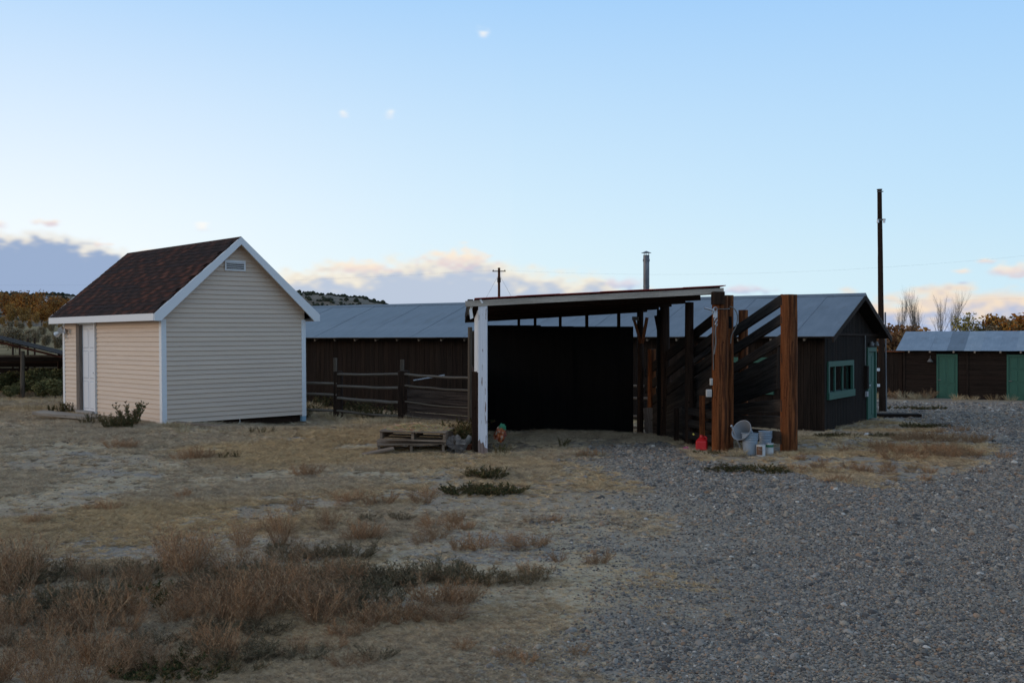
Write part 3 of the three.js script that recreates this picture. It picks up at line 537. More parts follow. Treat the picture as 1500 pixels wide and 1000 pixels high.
// ---------------------------------------------------------------- far row building on the right
{
  const t = thing('row_cabin', 'low dark brown plank building with patched grey metal roof and green doors', 'cabin', [18.4, -0.9, 49], -29 * Math.PI / 180);
  const L = 11, W = 5.2, H = 2.25, RIDGE = 3.05;
  mesh('wall', bx(L - 0.04, H, W - 0.06, 0), M.black, t, [L / 2, H / 2, -W / 2]);
  const doors = [[1.44, 2.34], [4.38, 5.34]];
  const segs = [[0, doors[0][0]], [doors[0][1], doors[1][0]], [doors[1][1], L]];
  let k = 0;
  for (let y = 0; y < H - 0.05; y += 0.225, k++) for (const [a, b] of segs) mesh('wall_plank', bx(b - a - 0.006, 0.215, 0.03, 0), M.browns[Math.floor(rnd() * 3)], t, [(a + b) / 2, y + 0.11, 0.0 + rnd() * 0.008]);
  for (const x of [0.02, 2.75]) mesh('post', bx(0.1, H, 0.05, 1), M.brown, t, [x, H / 2, 0.03]);
  doors.forEach(([a, b], i) => {
    const c = (a + b) / 2, w = b - a;
    const f = mesh('door_frame', bx(w, 0.09, 0.06, 0), M.green, t, [c, 2.02, 0.02]);
    for (const s of [-1, 1]) mesh('jamb', bx(0.08, 1.97, 0.06, 1), M.green, f, [s * (w / 2 - 0.04), -1.03, 0]);
    const dr = mesh('door', bx(w - 0.17, 1.95, 0.04, 1), tint(M.green, 0.92), t, [c, 1.0, 0.0]);
    if (i === 0) { for (const [x0, y0, pw, ph] of [[-0.18, 0.3, 0.26, 1.1], [0.18, 0.3, 0.26, 1.1], [-0.18, -0.65, 0.26, 0.5], [0.18, -0.65, 0.26, 0.5]]) mesh('door_panel', rbx(pw, ph, 0.025, 0.008, 1), M.green, dr, [x0, y0, 0.02]); }
    else for (const y0 of [0.68, 0.1, -0.5]) for (const s of [-1, 1]) mesh('door_panel', rbx(0.28, 0.46, 0.025, 0.008, 1), M.green, dr, [s * 0.18, y0, 0.02]);
    mesh('door_handle', bx(0.14, 0.03, 0.05), M.cable, dr, [-0.33, -0.12, 0.04]);
  });
  const lp = mesh('wall_lamp', new THREE.CylinderGeometry(0.05, 0.14, 0.14, 14), M.cable, t, [1.18, 1.78, 0.2]);
  mesh('lamp_arm', tube([V(0, 0.06, 0), V(0, 0.2, -0.06), V(0, 0.18, -0.2)], 0.012, 10), M.cable, lp);
  const o = 0.36, slope = (RIDGE - H) / (W / 2), ye = H + 0.08 - o * slope; const n = 16, sw = (L + 0.6) / n;
  for (const s of [1, -1]) for (let i = 0; i < n; i++) {
    const xa = -0.3 + i * sw, xb = xa + sw + 0.03, zz = v => s > 0 ? v : -W - v, lf = (i % 2) * 0.006 + 0.004 * rnd();
    let f = [[xa, ye + lf + 0.008, zz(o)], [xb, ye + lf + 0.008, zz(o + 0.03 * rnd())], [xb, RIDGE + 0.09 + lf, -W / 2], [xa, RIDGE + 0.09 + lf, -W / 2]], b = f.map(p => [p[0], p[1] - 0.008, p[2]]);
    if (s < 0) { f = [f[1], f[0], f[3], f[2]]; b = [b[1], b[0], b[3], b[2]]; }
    const g = hexa(f, b), uvs = []; const p = g.attributes.position; for (let j = 0; j < p.count; j++) uvs.push(p.getX(j) / 2 + i * 0.41, p.getZ(j) / 2); g.setAttribute('uv', new THREE.Float32BufferAttribute(uvs, 2));
    mesh('roof_sheet', g, i === 3 ? M.oldTins[2] : M.oldTins[[0, 0, 0, 2, 1, 3, 0, 1, 3, 0, 1, 0, 3, 1, 0, 1][i]], t);
  }
  for (let i = 0; i < 12; i++) mesh('rafter_end', bx(0.07, 0.1, 0.3, 2), tint(M.grey, 1.9), t, [0.2 + i * 0.95 + 0.15 * rnd(), ye + 0.0, 0.19], [Math.atan(slope), 0, 0]);
  // lower lean-to at its left end
  const t2 = thing('board_lean_to', 'low dark flat-topped board lean-to at the end of the row building', 'lean-to', [18.36, -0.9, 49.02], -29 * Math.PI / 180);
  mesh('wall', bx(3.4, 2.12, 3, 0), M.black, t2, [-1.72, 1.06, -1.6]);
  for (let x = -3.42; x < -0.1; x += 0.2) mesh('wall_board', bx(0.19, 2.1 + 0.06 * rnd(), 0.025, 1), M.browns[Math.floor(rnd() * 3)], t2, [x + 0.1, 1.06, -0.08]);
  mesh('roof_edge', bx(3.6, 0.06, 3.2, 0), tint(M.red, 0.8, 0.75, 0.8), t2, [-1.7, 2.18, -1.5]);
}
// ---------------------------------------------------------------- open carport in the middle
{
  const ox = -0.46, od = 16.5, oy = G(ox, od);
  const t = thing('carport', 'open timber carport with white front post, red-edged roof and black back wall', 'carport', [ox, 0, od]);
  const at = (x, y, d) => V(x - ox, y, -(d - od));
  const deep = 4.1;                                  // front-left post stands at the group's origin
  const wp = mesh('white_post', rbx(0.145, 2.34 - oy, 0.145, 0.008, 1), M.whitePost, t, [0, (2.34 + oy) / 2, 0]);
  mesh('bare_base', prism([[-0.074, -0.03], [0.074, -0.03], [0.074, 0.05], [0.03, 0.07], [0.01, 0.15], [-0.03, 0.13], [-0.05, 0.2], [-0.074, 0.16]], 0.0735, 0.0755, 1), M.bareBase, wp, [0, -(2.34 - oy) / 2 + 0.03, 0]);
  mesh('post_cap', bx(0.03, 0.07, 0.02), M.white, t, [-0.02, 2.38, 0.085], [0, 0, 0.6]);
  // left side: white painted sheet above, dark boards below
  const L1 = at(-0.66, 0, 18.3), Lb = at(-0.80, 0, 20.6);
  const side = (n, a, b, y0, y1, y2, y3, th, m) => { const nx = new THREE.Vector3().subVectors(b, a).normalize().cross(V(0, 1, 0)).multiplyScalar(th); const A = [a.x, a.z], B = [b.x, b.z]; const f = [[B[0], y2, B[1]], [A[0], y0, A[1]], [A[0], y1, A[1]], [B[0], y3, B[1]]]; const bk = f.map(p => [p[0] - nx.x, p[1], p[2] - nx.z]); return mesh(n, woodUV(hexa(f, bk)), m, t); };
  side('white_side_panel', V(-0.085, 0, 0.02), V(L1.x, 0, L1.z), 1.26, 2.24, 1.22, 2.15, -0.02, M.white);
  mesh('corner_post', bx(0.1, 1.3, 0.1, 1), M.tie, t, [-0.13, 0.62, -0.16]);
  for (let i = 0; i < 6; i++) side('side_board', V(-0.10, 0, -0.22), Lb, 0.03 + i * 0.21, 0.22 + i * 0.21, 0.03 + i * 0.21, 0.22 + i * 0.21, -0.03, M.tie);
  mesh('side_post', roughPost(0.07, 2.28, 5), M.tie, t, [Lb.x + 0.14, 0, Lb.z]);
  mesh('side_post', roughPost(0.07, 2.25, 9), M.tie, t, [L1.x + 0.14, 0, L1.z]);
  // back wall of black sheets with open studs above
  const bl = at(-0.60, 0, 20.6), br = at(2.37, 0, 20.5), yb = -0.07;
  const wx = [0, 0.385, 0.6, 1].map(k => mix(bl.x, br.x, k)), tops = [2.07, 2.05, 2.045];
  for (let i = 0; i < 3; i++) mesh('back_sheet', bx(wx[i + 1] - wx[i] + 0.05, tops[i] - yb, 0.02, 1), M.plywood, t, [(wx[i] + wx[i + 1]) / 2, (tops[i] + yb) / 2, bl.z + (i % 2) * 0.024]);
  for (const [p, w] of [[760, 0.055], [784, 0.055], [821, 0.055], [860, 0.06], [907, 0.06]]) { const x = atDepth(p, 20.6) - ox; mesh('stud', bx(w, 2.4, 0.09, 1), M.tie, t, [x, 1.17, bl.z - 0.07]); }  // studs in dark wood too, some of the bay shade in it
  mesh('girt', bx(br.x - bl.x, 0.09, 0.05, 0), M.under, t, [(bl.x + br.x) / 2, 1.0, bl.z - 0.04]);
  // posts on the right side; dark wood, partly standing in for roof shade
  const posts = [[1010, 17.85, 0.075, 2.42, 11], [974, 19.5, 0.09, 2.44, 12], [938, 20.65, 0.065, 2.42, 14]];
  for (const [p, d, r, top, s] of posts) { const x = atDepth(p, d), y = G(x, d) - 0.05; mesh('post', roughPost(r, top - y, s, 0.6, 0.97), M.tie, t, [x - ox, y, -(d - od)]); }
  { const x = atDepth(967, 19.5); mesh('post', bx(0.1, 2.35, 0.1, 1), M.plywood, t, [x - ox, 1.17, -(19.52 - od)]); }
  // braces under the back corner
  const bp = (p, y, d) => at(atDepth(p, d), EYE + (500 - y) * d / 1530, d);
  plank('brace', bp(939, 503, 20.55), bp(929, 468, 20.55), 0.05, 0.05, M.red, t); plank('brace', bp(941, 503, 20.5), bp(948, 465, 20.5), 0.06, 0.05, M.red, t);
  plank('brace', bp(968, 500, 19.6), bp(961, 462, 19.6), 0.06, 0.06, M.under, t);
  mesh('beam_end', bx(0.12, 0.07, 0.1), M.jamb, t, [atDepth(931, 20.4) - ox, 2.2, -(20.4 - od)]);
  // roof: front fascia, rafters, purlins, sheets with a red edge
  const FL = at(-0.735, 2.34, 16.42), FR = at(3.37, 2.555, 16.62), BL = at(-0.98, 2.2, 21.0), BR = at(2.75, 2.42, 21.0);
  plank('fascia', V(FL.x, FL.y, FL.z), V(FR.x, FR.y, FR.z), 0.092, 0.038, M.fascia, t);
  const roofPt = (u, v, y) => { const a = FL.clone().lerp(FR, u), b = BL.clone().lerp(BR, u); const p = a.lerp(b, v); p.y += y; return p; };
  for (let i = 0; i < 6; i++) { const v = 0.03 + i * 0.19; plank('rafter', roofPt(0.01, v, -0.02), roofPt(0.985, v, -0.02), i === 0 ? 0.05 : 0.12, 0.04, M.tie, t); }  // rafter wood is dark, also to deepen the shade under the sheets
  for (let i = 0; i < 5; i++) { const u = 0.02 + i * 0.24; plank('purlin', roofPt(u, 0.012, 0.052), roofPt(u, 0.99, 0.052), 0.04, 0.09, M.under, t); }
  const ns = 6; for (let i = 0; i < ns; i++) {
    const a = i / ns * 0.965 + 0.035, b = (i + 1) / ns * 0.965 + 0.04; const y = 0.083 + (i % 2) * 0.004;
    const c = [roofPt(a, -0.012, y), roofPt(b, -0.012, y), roofPt(b, 1.01, y), roofPt(a, 1.01, y)].map(v => v.toArray());
    mesh('roof_sheet', woodUV(hexa(c, c.map(p => [p[0], p[1] - 0.012, p[2]]))), M.redMetal, t);
  }
  plank('side_fascia', roofPt(0.012, 0.03, -0.04), roofPt(0.012, 0.95, -0.04), 0.09, 0.03, M.under, t);
  const gut = mesh('corner_flashing', prism([[0, 0], [0.05, 0.02], [0.03, 0.16], [0.06, 0.24], [0.02, 0.24], [-0.015, 0.14]], 0, 0.004), M.white, t, [-0.2, 2.1, 0.04]);
  mesh('eave_board', prism([[0, 0], [0.04, 0], [0.05, 0.12], [0.0, 0.12]], -0.06, 0.0, 1), M.greys[1], t, [-0.24, 2.175, 0.02]);
}
// ---------------------------------------------------------------- cattle loading chute
{
  const oxr = 4.37, od = 16.5;
  const t = thing('loading_chute', 'tall cattle loading chute of red-brown posts with sloping dark planks', 'loading chute', [3.85, 0, od]);
  const L = (x, y, d) => V(x - 3.85, y, -(d - od));
  const post = (x, d, r, top, seed, m, sq = 0.35) => { const y = G(x, d) - 0.05; return mesh('post', roughPost(r, top - y, seed, sq, 0.97, 36, 40, 0.2), m, t, [x - 3.85, y, -(d - od)]); };
  const pr = post(4.38, 16.5, 0.132, 2.49, 21, M.red), pl = post(3.31, 16.6, 0.128, 2.47, 27, M.red);
  const pl2 = post(3.52, 16.98, 0.085, 2.5, 33, M.red);
  mesh('dark_block', bx(0.18, 0.2, 0.2, 1), M.tie, t, [3.26 - 3.85, 2.435, -(16.52 - od)]);
  post(atDepth(1089, 18.3), 18.3, 0.085, 2.3, 37, M.red); post(3.72, 20.6, 0.08, 1.7, 39, M.red); post(2.72, 20.3, 0.08, 1.6, 40, M.red);
  const fx = d => oxr - 0.03 - 0.19 * (d - 16.5) - 0.06, lx = d => 3.40 - 0.19 * (d - 16.6) + 0.03;
  // top edge at the front, width, drop per metre
  const rows = [[2.49, 0.175, 0.262], [2.19, 0.165, 0.268], [1.87, 0.165, 0.268], [1.62, 0.2, 0.25], [1.40, 0.2, 0.225], [1.20, 0.19, 0.205], [0.83, 0.2, 0.10], [0.56, 0.19, 0.055], [0.33, 0.2, 0.04]];
  const mats = [M.oldPlank, tint(M.oldPlank, 0.8), tint(M.oldPlank, 1.5, 1.4, 1.3)];
  const pn = (n, x, d0, d1, top, w, drop) => plank(n, L(x(d0), top - w / 2 - drop * (d0 - 16.5), d0), L(x(d1), top - w / 2 - drop * (d1 - 16.5), d1), w, 0.045, mats[drop < 0.15 ? 2 : Math.floor(rnd() * 3)], t, 0.025);
  rows.forEach(([top, w, drop], i) => {
    pn('plank', fx, 16.48, i < 6 ? 20.9 : 20.4, top, w, drop);
    pn('plank', lx, 16.75, i < 6 ? 20.7 : 20.2, top - 0.1, w, drop + 0.02);
  });
  // cleat board down the inside of the front post
  plank('cleat', L(4.245, 1.66, 16.56), L(4.235, 1.0, 16.56), 0.06, 0.05, mats[1], t);
  // come-along hoist hanging on the post, cable looped round it
  const h = mesh('hoist', rbx(0.07, 0.11, 0.05, 0.012), M.steel, t, [3.20 - 3.85, 2.17, -(16.43 - od)]);
  for (const [x, y, z, r] of [[0, 0.08, 0, 0.04], [0.01, -0.08, 0.01, 0.032], [-0.02, 0.03, 0.02, 0.03], [0.015, -0.15, 0, 0.028]]) mesh('chain_link', new THREE.TorusGeometry(r, 0.009, 8, 16), M.steel, h, [x, y, z], [0.2, 0.5 + x * 20, 0.3]);
  mesh('hoist_handle', new THREE.CylinderGeometry(0.016, 0.02, 0.16, 10), M.steel, h, [-0.1, 0.09, 0.02], [0, 0, 1.3]);
  mesh('hanging_strap', tube([V(0.01, -0.16, 0), V(0.0, -0.3, 0.01), V(0.01, -0.42, 0.0), V(-0.02, -0.62, 0.01)], 0.013, 16), M.cable, h);
  const ring = mesh('cable_loop', new THREE.TorusGeometry(0.145, 0.008, 8, 32), M.cable, t, [3.31 - 3.85, 2.27, -(16.6 - od)], [Math.PI / 2 + 0.06, 0, 0]);
  const C = (px, y) => V(atDepth(px, 16.6) - 3.85, EYE + (500 - y) * 16.6 / 1530, -(16.6 - od) + 0.08);
  mesh('cable', tube([C(1068, 449), C(1074, 452), C(1079, 462), C(1077, 478), C(1071, 490), C(1069, 503)], 0.009, 30), M.cable, t);
  mesh('pull_handle', bx(0.05, 0.19, 0.05), M.black, t, [atDepth(1070.5, 16.7) - 3.85, EYE + (500 - 472) * 16.7 / 1530, -(16.75 - od)]);
  for (const [px, y, w, hh] of [[1041.5, 559, 0.045, 0.11], [1038, 575.5, 0.09, 0.12]]) { const b = mesh('outlet_box', rbx(w, hh, 0.06, 0.008), flat(0.5, 0.49, 0.46, 0.6), t, [atDepth(px, 16.62) - 3.85, EYE + (500 - y) * 16.62 / 1530, -(16.58 - od)]); mesh('outlet_cover', rbx(w * 0.7, hh * 0.6, 0.01, 0.003), flat(0.4, 0.39, 0.36, 0.6), b, [0, 0, 0.032]); }
  mesh('conduit', tube([V(3.19 - 3.85, 1.3, -0.02), V(3.185 - 3.85, 1.7, -0.02), V(3.19 - 3.85, 2.15, 0.0)], 0.008, 16), M.cable, t);
  // stakes and low rails by its near side
  for (const [px, d, r, top] of [[991, 18.3, 0.04, 0.58], [1029, 17.2, 0.04, 0.86]]) { const x = atDepth(px, d), y = G(x, d); mesh('stake', bx(2 * r, top - y, 2 * r, 1), px > 1000 ? M.red : M.tie, t, [x - 3.85, (top + y) / 2, -(d - od)]); }
  for (const y of [0.16, 0.36, 0.56]) plank('low_rail', L(2.95, y, 18.0), L(3.28, y, 16.9), 0.13, 0.03, mats[1], t, 0.01);
}
// plywood sheet leaning at the back of the carport
{ const x = atDepth(957, 20.2), d = 20.2; const b = single('leaning_plywood', bx(0.34, 0.55, 0.02, 1), M.jamb, 'small brown plywood sheet leaning at the back of the carport', 'board'); b.position.set(x, G(x, d) + 0.27, -d); b.rotation.set(-0.12, 0, 0.08); }

// ---------------------------------------------------------------- rail fence between shed and carport, and on behind it
{
  const t = thing('rail_fence', 'old grey rail fence with dark tie posts before the long cabin', 'fence', [-2.49, 0, 24]);
  const L = (x, y, d) => V(x + 2.49, y, -(d - 24));
  const P = [[-7.2, 26.0], [-4.1, 24.6], [-2.49, 24.0], [-0.80, 22.9], [1.2, 22.5], [3.4, 22.0]];
  P.forEach(([x, d], i) => { const y = G(x, d) - 0.1, h = [1.1, 1.22, 1.22, 1.25, 1.2, 1.2][i]; mesh('post', roughPost([0.11, 0.11, 0.135, 0.1, 0.1, 0.1][i], h, 50 + i, 0.8, 0.98, 20, 12), i === 3 ? M.red : M.tie, t, [x + 2.49, y, -(d - 24)]); });
  const rail = (i, j, ya, yb, w0 = 0.085, m = M.greys[1]) => { const w = w0 * 0.72; const [x0, d0] = P[i], [x1, d1] = P[j]; const a = L(x0, ya + G(x0, d0), d0 - 0.09), b = L(x1, yb + G(x1, d1), d1 - 0.09); const n = 5, pts = []; for (let k = 0; k <= n; k++) { const p = a.clone().lerp(b, k / n); p.y += (k % n ? 1 : 0.3) * 0.02 * (rnd() - 0.5) - 0.02 * Math.sin(Math.PI * k / n); pts.push(p); } const g = tube(pts, w / 2, 24, 8); const uv = g.attributes.uv; for (let k = 0; k < uv.count; k++) uv.setXY(k, uv.getX(k) * 1.2 + ya * 3, uv.getY(k) * 0.5 + i); mesh('rail', g, m, t); };
  const g3 = M.greys;
  rail(0, 1, 0.86, 0.84, 0.085, g3[0]); rail(0, 1, 0.58, 0.57, 0.09, g3[0]); rail(0, 1, 0.24, 0.2, 0.08, g3[0]);
  rail(1, 2, 1.06, 1.05, 0.075, g3[0]); rail(1, 2, 0.78, 0.74, 0.085, g3[0]); rail(1, 2, 0.50, 0.40, 0.1, g3[0]); rail(1, 2, 0.2, 0.08, 0.085, g3[1]);
  rail(2, 3, 1.05, 1.0, 0.075, g3[0]); rail(2, 3, 0.79, 0.72, 0.07, g3[1]); rail(2, 3, 0.42, 0.33, 0.06, g3[1]); rail(2, 3, 0.10, 0.05, 0.06, g3[1]);
  for (const [y, w] of [[0.62, 0.17], [0.47, 0.1], [0.29, 0.17], [0.14, 0.1]]) { const [x0, d0] = P[2], [x1, d1] = P[3]; plank('board', L(x0, y + G(x0, d0), d0 - 0.05), L(x1, y - 0.05 + G(x1, d1), d1 - 0.05), w, 0.03, tint(M.oldPlank, 1.8, 1.6, 1.5), t, 0.02); }
  for (const [i, j] of [[3, 4], [4, 5]]) for (const y of [0.98, 0.72, 0.34, 0.1]) rail(i, j, y, y, 0.08, g3[0]);
  for (const [px, d, top] of [[688.5, 22.6, 2.06], [694, 22.7, 1.98], [527 - 36, 24.8, 1.36], [589, 24.3, 1.33]]) { const x = atDepth(px, d), y = G(x, d); mesh('tall_post', roughPost(0.05, top - y, px, 0.3, 0.95, 14, 10), M.greys[2], t, [x + 2.49, y, -(d - 24)]); }
  // white pipe laid over the rails beyond the fence
  const pipe = single('white_pipe', tube([V(-2.35, 0.82, -24.9), V(-1.6, 0.95, -24.8)], 0.018, 4, 10), flat(0.34, 0.34, 0.36, 0.5), 'white pipe propped behind the rail fence', 'pipe');
}
// ---------------------------------------------------------------- pallets and small things by the carport
{
  const makePallet = (label, x, d, y, turn, tiltz) => {
    const t = thing('wooden_pallet', label, 'pallet', [x, y, d], turn, 'stacked pallets'); t.rotation.z = tiltz; t.scale.y = 1.15;
    for (let i = 0; i < 3; i++) mesh('stringer', bx(0.04, 0.09, 0.9, 2), M.pallet, t, [-0.5 + i * 0.5, 0.065, 0]);
    for (let i = 0; i < 7; i++) mesh('deck_board', warped(1.06, 0.02, 0.1, 0.008, i + d), tint(M.pallet, 0.9 + 0.4 * rnd()), t, [rr(-0.01, 0.01), 0.121, 0.42 - i * 0.14]);
    for (let i = 0; i < 3; i++) mesh('bottom_board', bx(1.06, 0.02, 0.1, 0), tint(M.pallet, 1.1), t, [0, 0.0095, 0.42 - i * 0.42]);
  };
  const x = atDepth(606, 16.7), d = 16.75, y = G(x, d);
  makePallet('broken grey pallet at the bottom of the pallet stack', x - 0.06, d, y + 0.0, 0.13, 0.012);
  makePallet('straw-covered grey pallet on top of the pallet stack', x + 0.05, d + 0.03, y + 0.19, -0.08, -0.02);
  const br = single('broken_slat', warped(0.5, 0.03, 0.12, 0.02, 4), M.pallet, 'broken brown slat poking out under the pallet stack', 'board'); br.position.set(x - 0.5, y + 0.05, -d + 0.62); br.rotation.set(0.2, 0.3, 0.12);
  // straw heap
  const list = []; for (let i = 0; i < 2200; i++) { const a = rnd() * 6.28, r = Math.sqrt(rnd()); const px = r * Math.cos(a) * 0.52, pz = r * Math.sin(a) * 0.42; const hh = 0.11 * (1 - r * r) * (0.6 + 0.8 * vnoise(px * 6 + 3, pz * 6)); list.push([x + 0.04 + px, y + 0.33 + hh * rnd(), -d - 0.03 + pz, rr(0.05, 0.16), 0.006, 0.006, rnd() * 6.28, (rnd() - 0.5) * 0.7, [rr(0.40, 0.60), rr(0.28, 0.42), rr(0.15, 0.23)]]); }
  tag(scatter('straw', new THREE.BoxGeometry(1, 1, 1), flat(1, 1, 1, 0.9), list), 'heap of dry yellow straw on the pallet stack', 'straw');
}
function crumple(rx, ry, rz, seed, amp, freq = 2.2, detail = 4) {
  const g = new THREE.IcosahedronGeometry(1, detail), p = g.attributes.position;
  for (let i = 0; i < p.count; i++) { const v = V(p.getX(i), p.getY(i), p.getZ(i)); const f = freq; let n = Math.abs(vnoise(v.x * f + seed, v.y * f + v.z * f * 0.7 + seed) - 0.5) * 2 + 0.5 * Math.abs(vnoise(v.x * f * 2.3 + seed, v.z * f * 2.3 + v.y * 2 + seed) - 0.5); n = 1 - amp + amp * n * 1.4; p.setXYZ(i, v.x * rx * n, Math.max(v.y, -0.75) * ry * n, v.z * rz * n); }
  g.computeVertexNormals(); return g;
}
{
  const p = (o, x, d, dy = 0) => { o.position.set(x, G(x, d) + dy, -d); return o; };
  { const x = atDepth(668, 16.6); const o = p(single('crumpled_sack', crumple(0.2, 0.15, 0.16, 3, 0.55, 3), wood([0.10, 0.08, 0.07], [0.30, 0.25, 0.21], 61, 0.95, 0.01), 'crumpled grey-brown sack on the ground beside the pallet stack', 'sack'), x, 16.6, 0.1); o.rotation.z = -0.1; }
  { const x = atDepth(683.5, 16.7); const o = p(single('torn_cardboard', (() => { const s = new THREE.PlaneGeometry(0.1, 0.22, 4, 6), q = s.attributes.position; for (let i = 0; i < q.count; i++) q.setZ(i, 0.05 * Math.sin(q.getY(i) * 12) + 0.02 * Math.cos(q.getX(i) * 30)); s.computeVertexNormals(); return s; })(), (() => { const m = flat(0.28, 0.25, 0.22, 0.95); m.side = THREE.DoubleSide; return m; })(), 'pale torn cardboard flap standing beside the crumpled sack', 'cardboard'), x, 16.7, 0.14); o.rotation.set(-0.2, 0.4, -0.5); }
  { const x = atDepth(688, 16.75); const o = p(single('rusty_tin', woodUV(new THREE.CylinderGeometry(0.05, 0.05, 0.1, 14)), wood([0.10, 0.03, 0.015], [0.2, 0.07, 0.035], 67), 'rust-brown tin lying between the sack and the white post', 'tin'), x, 16.75, 0.06); o.rotation.set(1.3, 0.5, 0.6); }
  { // feed bag: orange print with a green top
    const x = atDepth(733, 17.0), g = crumple(0.1, 0.17, 0.075, 8, 0.35, 2.5, 5), q = g.attributes.position, c = [];
    for (let i = 0; i < q.count; i++) { const y = q.getY(i), xx = q.getX(i); const n = vnoise(xx * 30 + 7, y * 22 + 3); let k = [0.42, 0.10, 0.02]; if (y > 0.085 + 0.03 * n) k = [0.03, 0.22, 0.10]; else if (n > 0.72) k = [0.42, 0.36, 0.26]; else if (n < 0.3) k = [0.16, 0.03, 0.012]; c.push(...k); }
    g.setAttribute('color', new THREE.Float32BufferAttribute(c, 3)); const m = new THREE.MeshStandardMaterial({ vertexColors: true, roughness: 0.55 });
    const o = p(single('feed_bag', g, m, 'crumpled orange feed bag with green top beside the white post', 'bag'), x, 17.0, 0.25); o.rotation.z = -0.25;
  }
  { // red fuel can
    const x = atDepth(1028, 16.75), t = thing('fuel_can', 'red plastic fuel can on the ground by the red-brown chute post', 'fuel can', [x, G(x, 16.75), 16.75], -0.25);
    const red = flat(0.50, 0.010, 0.012, 0.42);
    mesh('body', rbx(0.185, 0.165, 0.13, 0.028), red, t, [0, 0.085, 0]);
    mesh('shoulder', (() => { const g = new THREE.CylinderGeometry(0.042, 0.115, 0.06, 4, 1); g.rotateY(Math.PI / 4); g.scale(1.05, 1, 0.72); return g; })(), red, t, [-0.0, 0.188, 0]);
    mesh('filler_cap', new THREE.CylinderGeometry(0.03, 0.033, 0.035, 16), red, t, [0.0, 0.232, 0]);
    mesh('handle', tube([V(0.075, 0.16, 0), V(0.075, 0.21, 0), V(0.035, 0.22, 0), V(0.03, 0.19, 0)], 0.014, 16, 8), red, t);
    mesh('spout', new THREE.CylinderGeometry(0.011, 0.016, 0.12, 10), M.black, t, [-0.09, 0.215, 0.01], [0, 0, 0.7]);
    mesh('spout_tip', new THREE.CylinderGeometry(0.013, 0.013, 0.03, 10), flat(0.6, 0.5, 0.1, 0.5), t, [-0.128, 0.26, 0.01], [0, 0, 0.7]);
  }
  { const x = atDepth(1006, 16.8); p(single('pink_scrap', crumple(0.05, 0.03, 0.03, 5, 0.5), flat(0.35, 0.04, 0.16, 0.6), 'small pink plastic scrap left of the red fuel can', 'litter'), x, 16.8, 0.02); }
  // buckets, cans and the sheet-metal scoop
  const bucket = (label, x, d, r, h, col) => {
    const t = thing('plastic_bucket', label, 'bucket', [x, G(x, d), d], 0, 'buckets between the chute posts');
    const rt = r, rb = r * 0.86, mt = flat(...col, 0.5);
    const pr = [[0, 0.006], [rb - 0.01, 0], [rb, 0.008]]; const ribs = [0.74, 0.82, 0.9]; pr.push([mix(rb, rt, 0.7), h * 0.7]);
    for (const k of ribs) { const R = mix(rb, rt, k); pr.push([R, h * (k - 0.02)], [R + 0.009, h * (k - 0.015)], [R + 0.009, h * (k + 0.015)], [R, h * (k + 0.02)]); }
    pr.push([rt + 0.004, h * 0.96], [rt + 0.012, h * 0.965], [rt + 0.012, h], [rt - 0.003, h], [rb - 0.004, 0.012], [0, 0.012]);
    mesh('body', new THREE.LatheGeometry(pr.map(([a, b]) => new THREE.Vector2(a, b)), 36), mt, t);
    mesh('handle', tube([V(-rt, h * 0.88, 0.01), V(-rt * 0.9, h * 0.7, rt * 0.55), V(0, h * 0.6, rt * 1.04), V(rt * 0.9, h * 0.7, rt * 0.55), V(rt, h * 0.88, 0.01)], 0.003, 30, 6), M.steel, t);
    return t;
  };
  bucket('larger grey plastic bucket holding the bent sheet-metal scoop', atDepth(1099, 16.0), 16.0, 0.118, 0.335, [0.24, 0.285, 0.33]);
  bucket('smaller grey plastic bucket behind the two paint cans', atDepth(1121.5, 16.35), 16.35, 0.098, 0.34, [0.23, 0.28, 0.335]);
  { // scoop: a flaring sheet-metal funnel, open at both ends
    const x = atDepth(1090, 16.1), d = 16.1, t = thing('metal_scoop', 'bent grey sheet-metal scoop propped in the larger bucket', 'scoop', [x, G(x, d), d]);
    const pr = [[0.062, 0], [0.075, 0.09], [0.118, 0.24], [0.165, 0.36], [0.172, 0.362], [0.168, 0.365], [0.160, 0.362], [0.114, 0.245], [0.071, 0.092], [0.058, 0]];
    const g = new THREE.LatheGeometry(pr.map(([a, c]) => new THREE.Vector2(a, c)), 40), sm = flat(0.30, 0.32, 0.345, 0.5, 0.35);
    const b = mesh('funnel', g, sm, t); const ax = V(-0.66, 0.5, 0.56).normalize(); b.quaternion.setFromUnitVectors(V(0, 1, 0), ax); b.position.set(-0.06, EYE + (500 - 630) * 16 / 1530 - G(x, d), 0.1).addScaledVector(ax, -0.36);
    mesh('scoop_handle', tube([V(-0.19, 0.42, 0.02), V(-0.13, 0.28, 0.02), V(-0.06, 0.1, 0.0)], 0.012, 12, 8), M.steel, t); mesh('grip_end', new THREE.SphereGeometry(0.02, 10, 8), M.steel, t, [-0.195, 0.43, 0.02]);
  }
  const can = (label, x, d, r, h, band, turn) => {
    const t = thing('paint_can', label, 'paint can', [x, G(x, d), d], turn);
    mesh('body', new THREE.CylinderGeometry(r, r, h, 28), flat(0.55, 0.54, 0.52, 0.5), t, [0, h / 2, 0]);
    mesh('rim', new THREE.TorusGeometry(r, 0.004, 8, 28), M.steel, t, [0, h, 0], [Math.PI / 2, 0, 0]); mesh('lid', new THREE.CylinderGeometry(r - 0.008, r - 0.008, 0.006, 24), M.steel, t, [0, h + 0.001, 0]);
    mesh('label_band', new THREE.CylinderGeometry(r + 0.0015, r + 0.0015, band[1], 28, 1, true, band[2], band[3]), flat(...band[0], 0.6), t, [0, band[4], 0]);
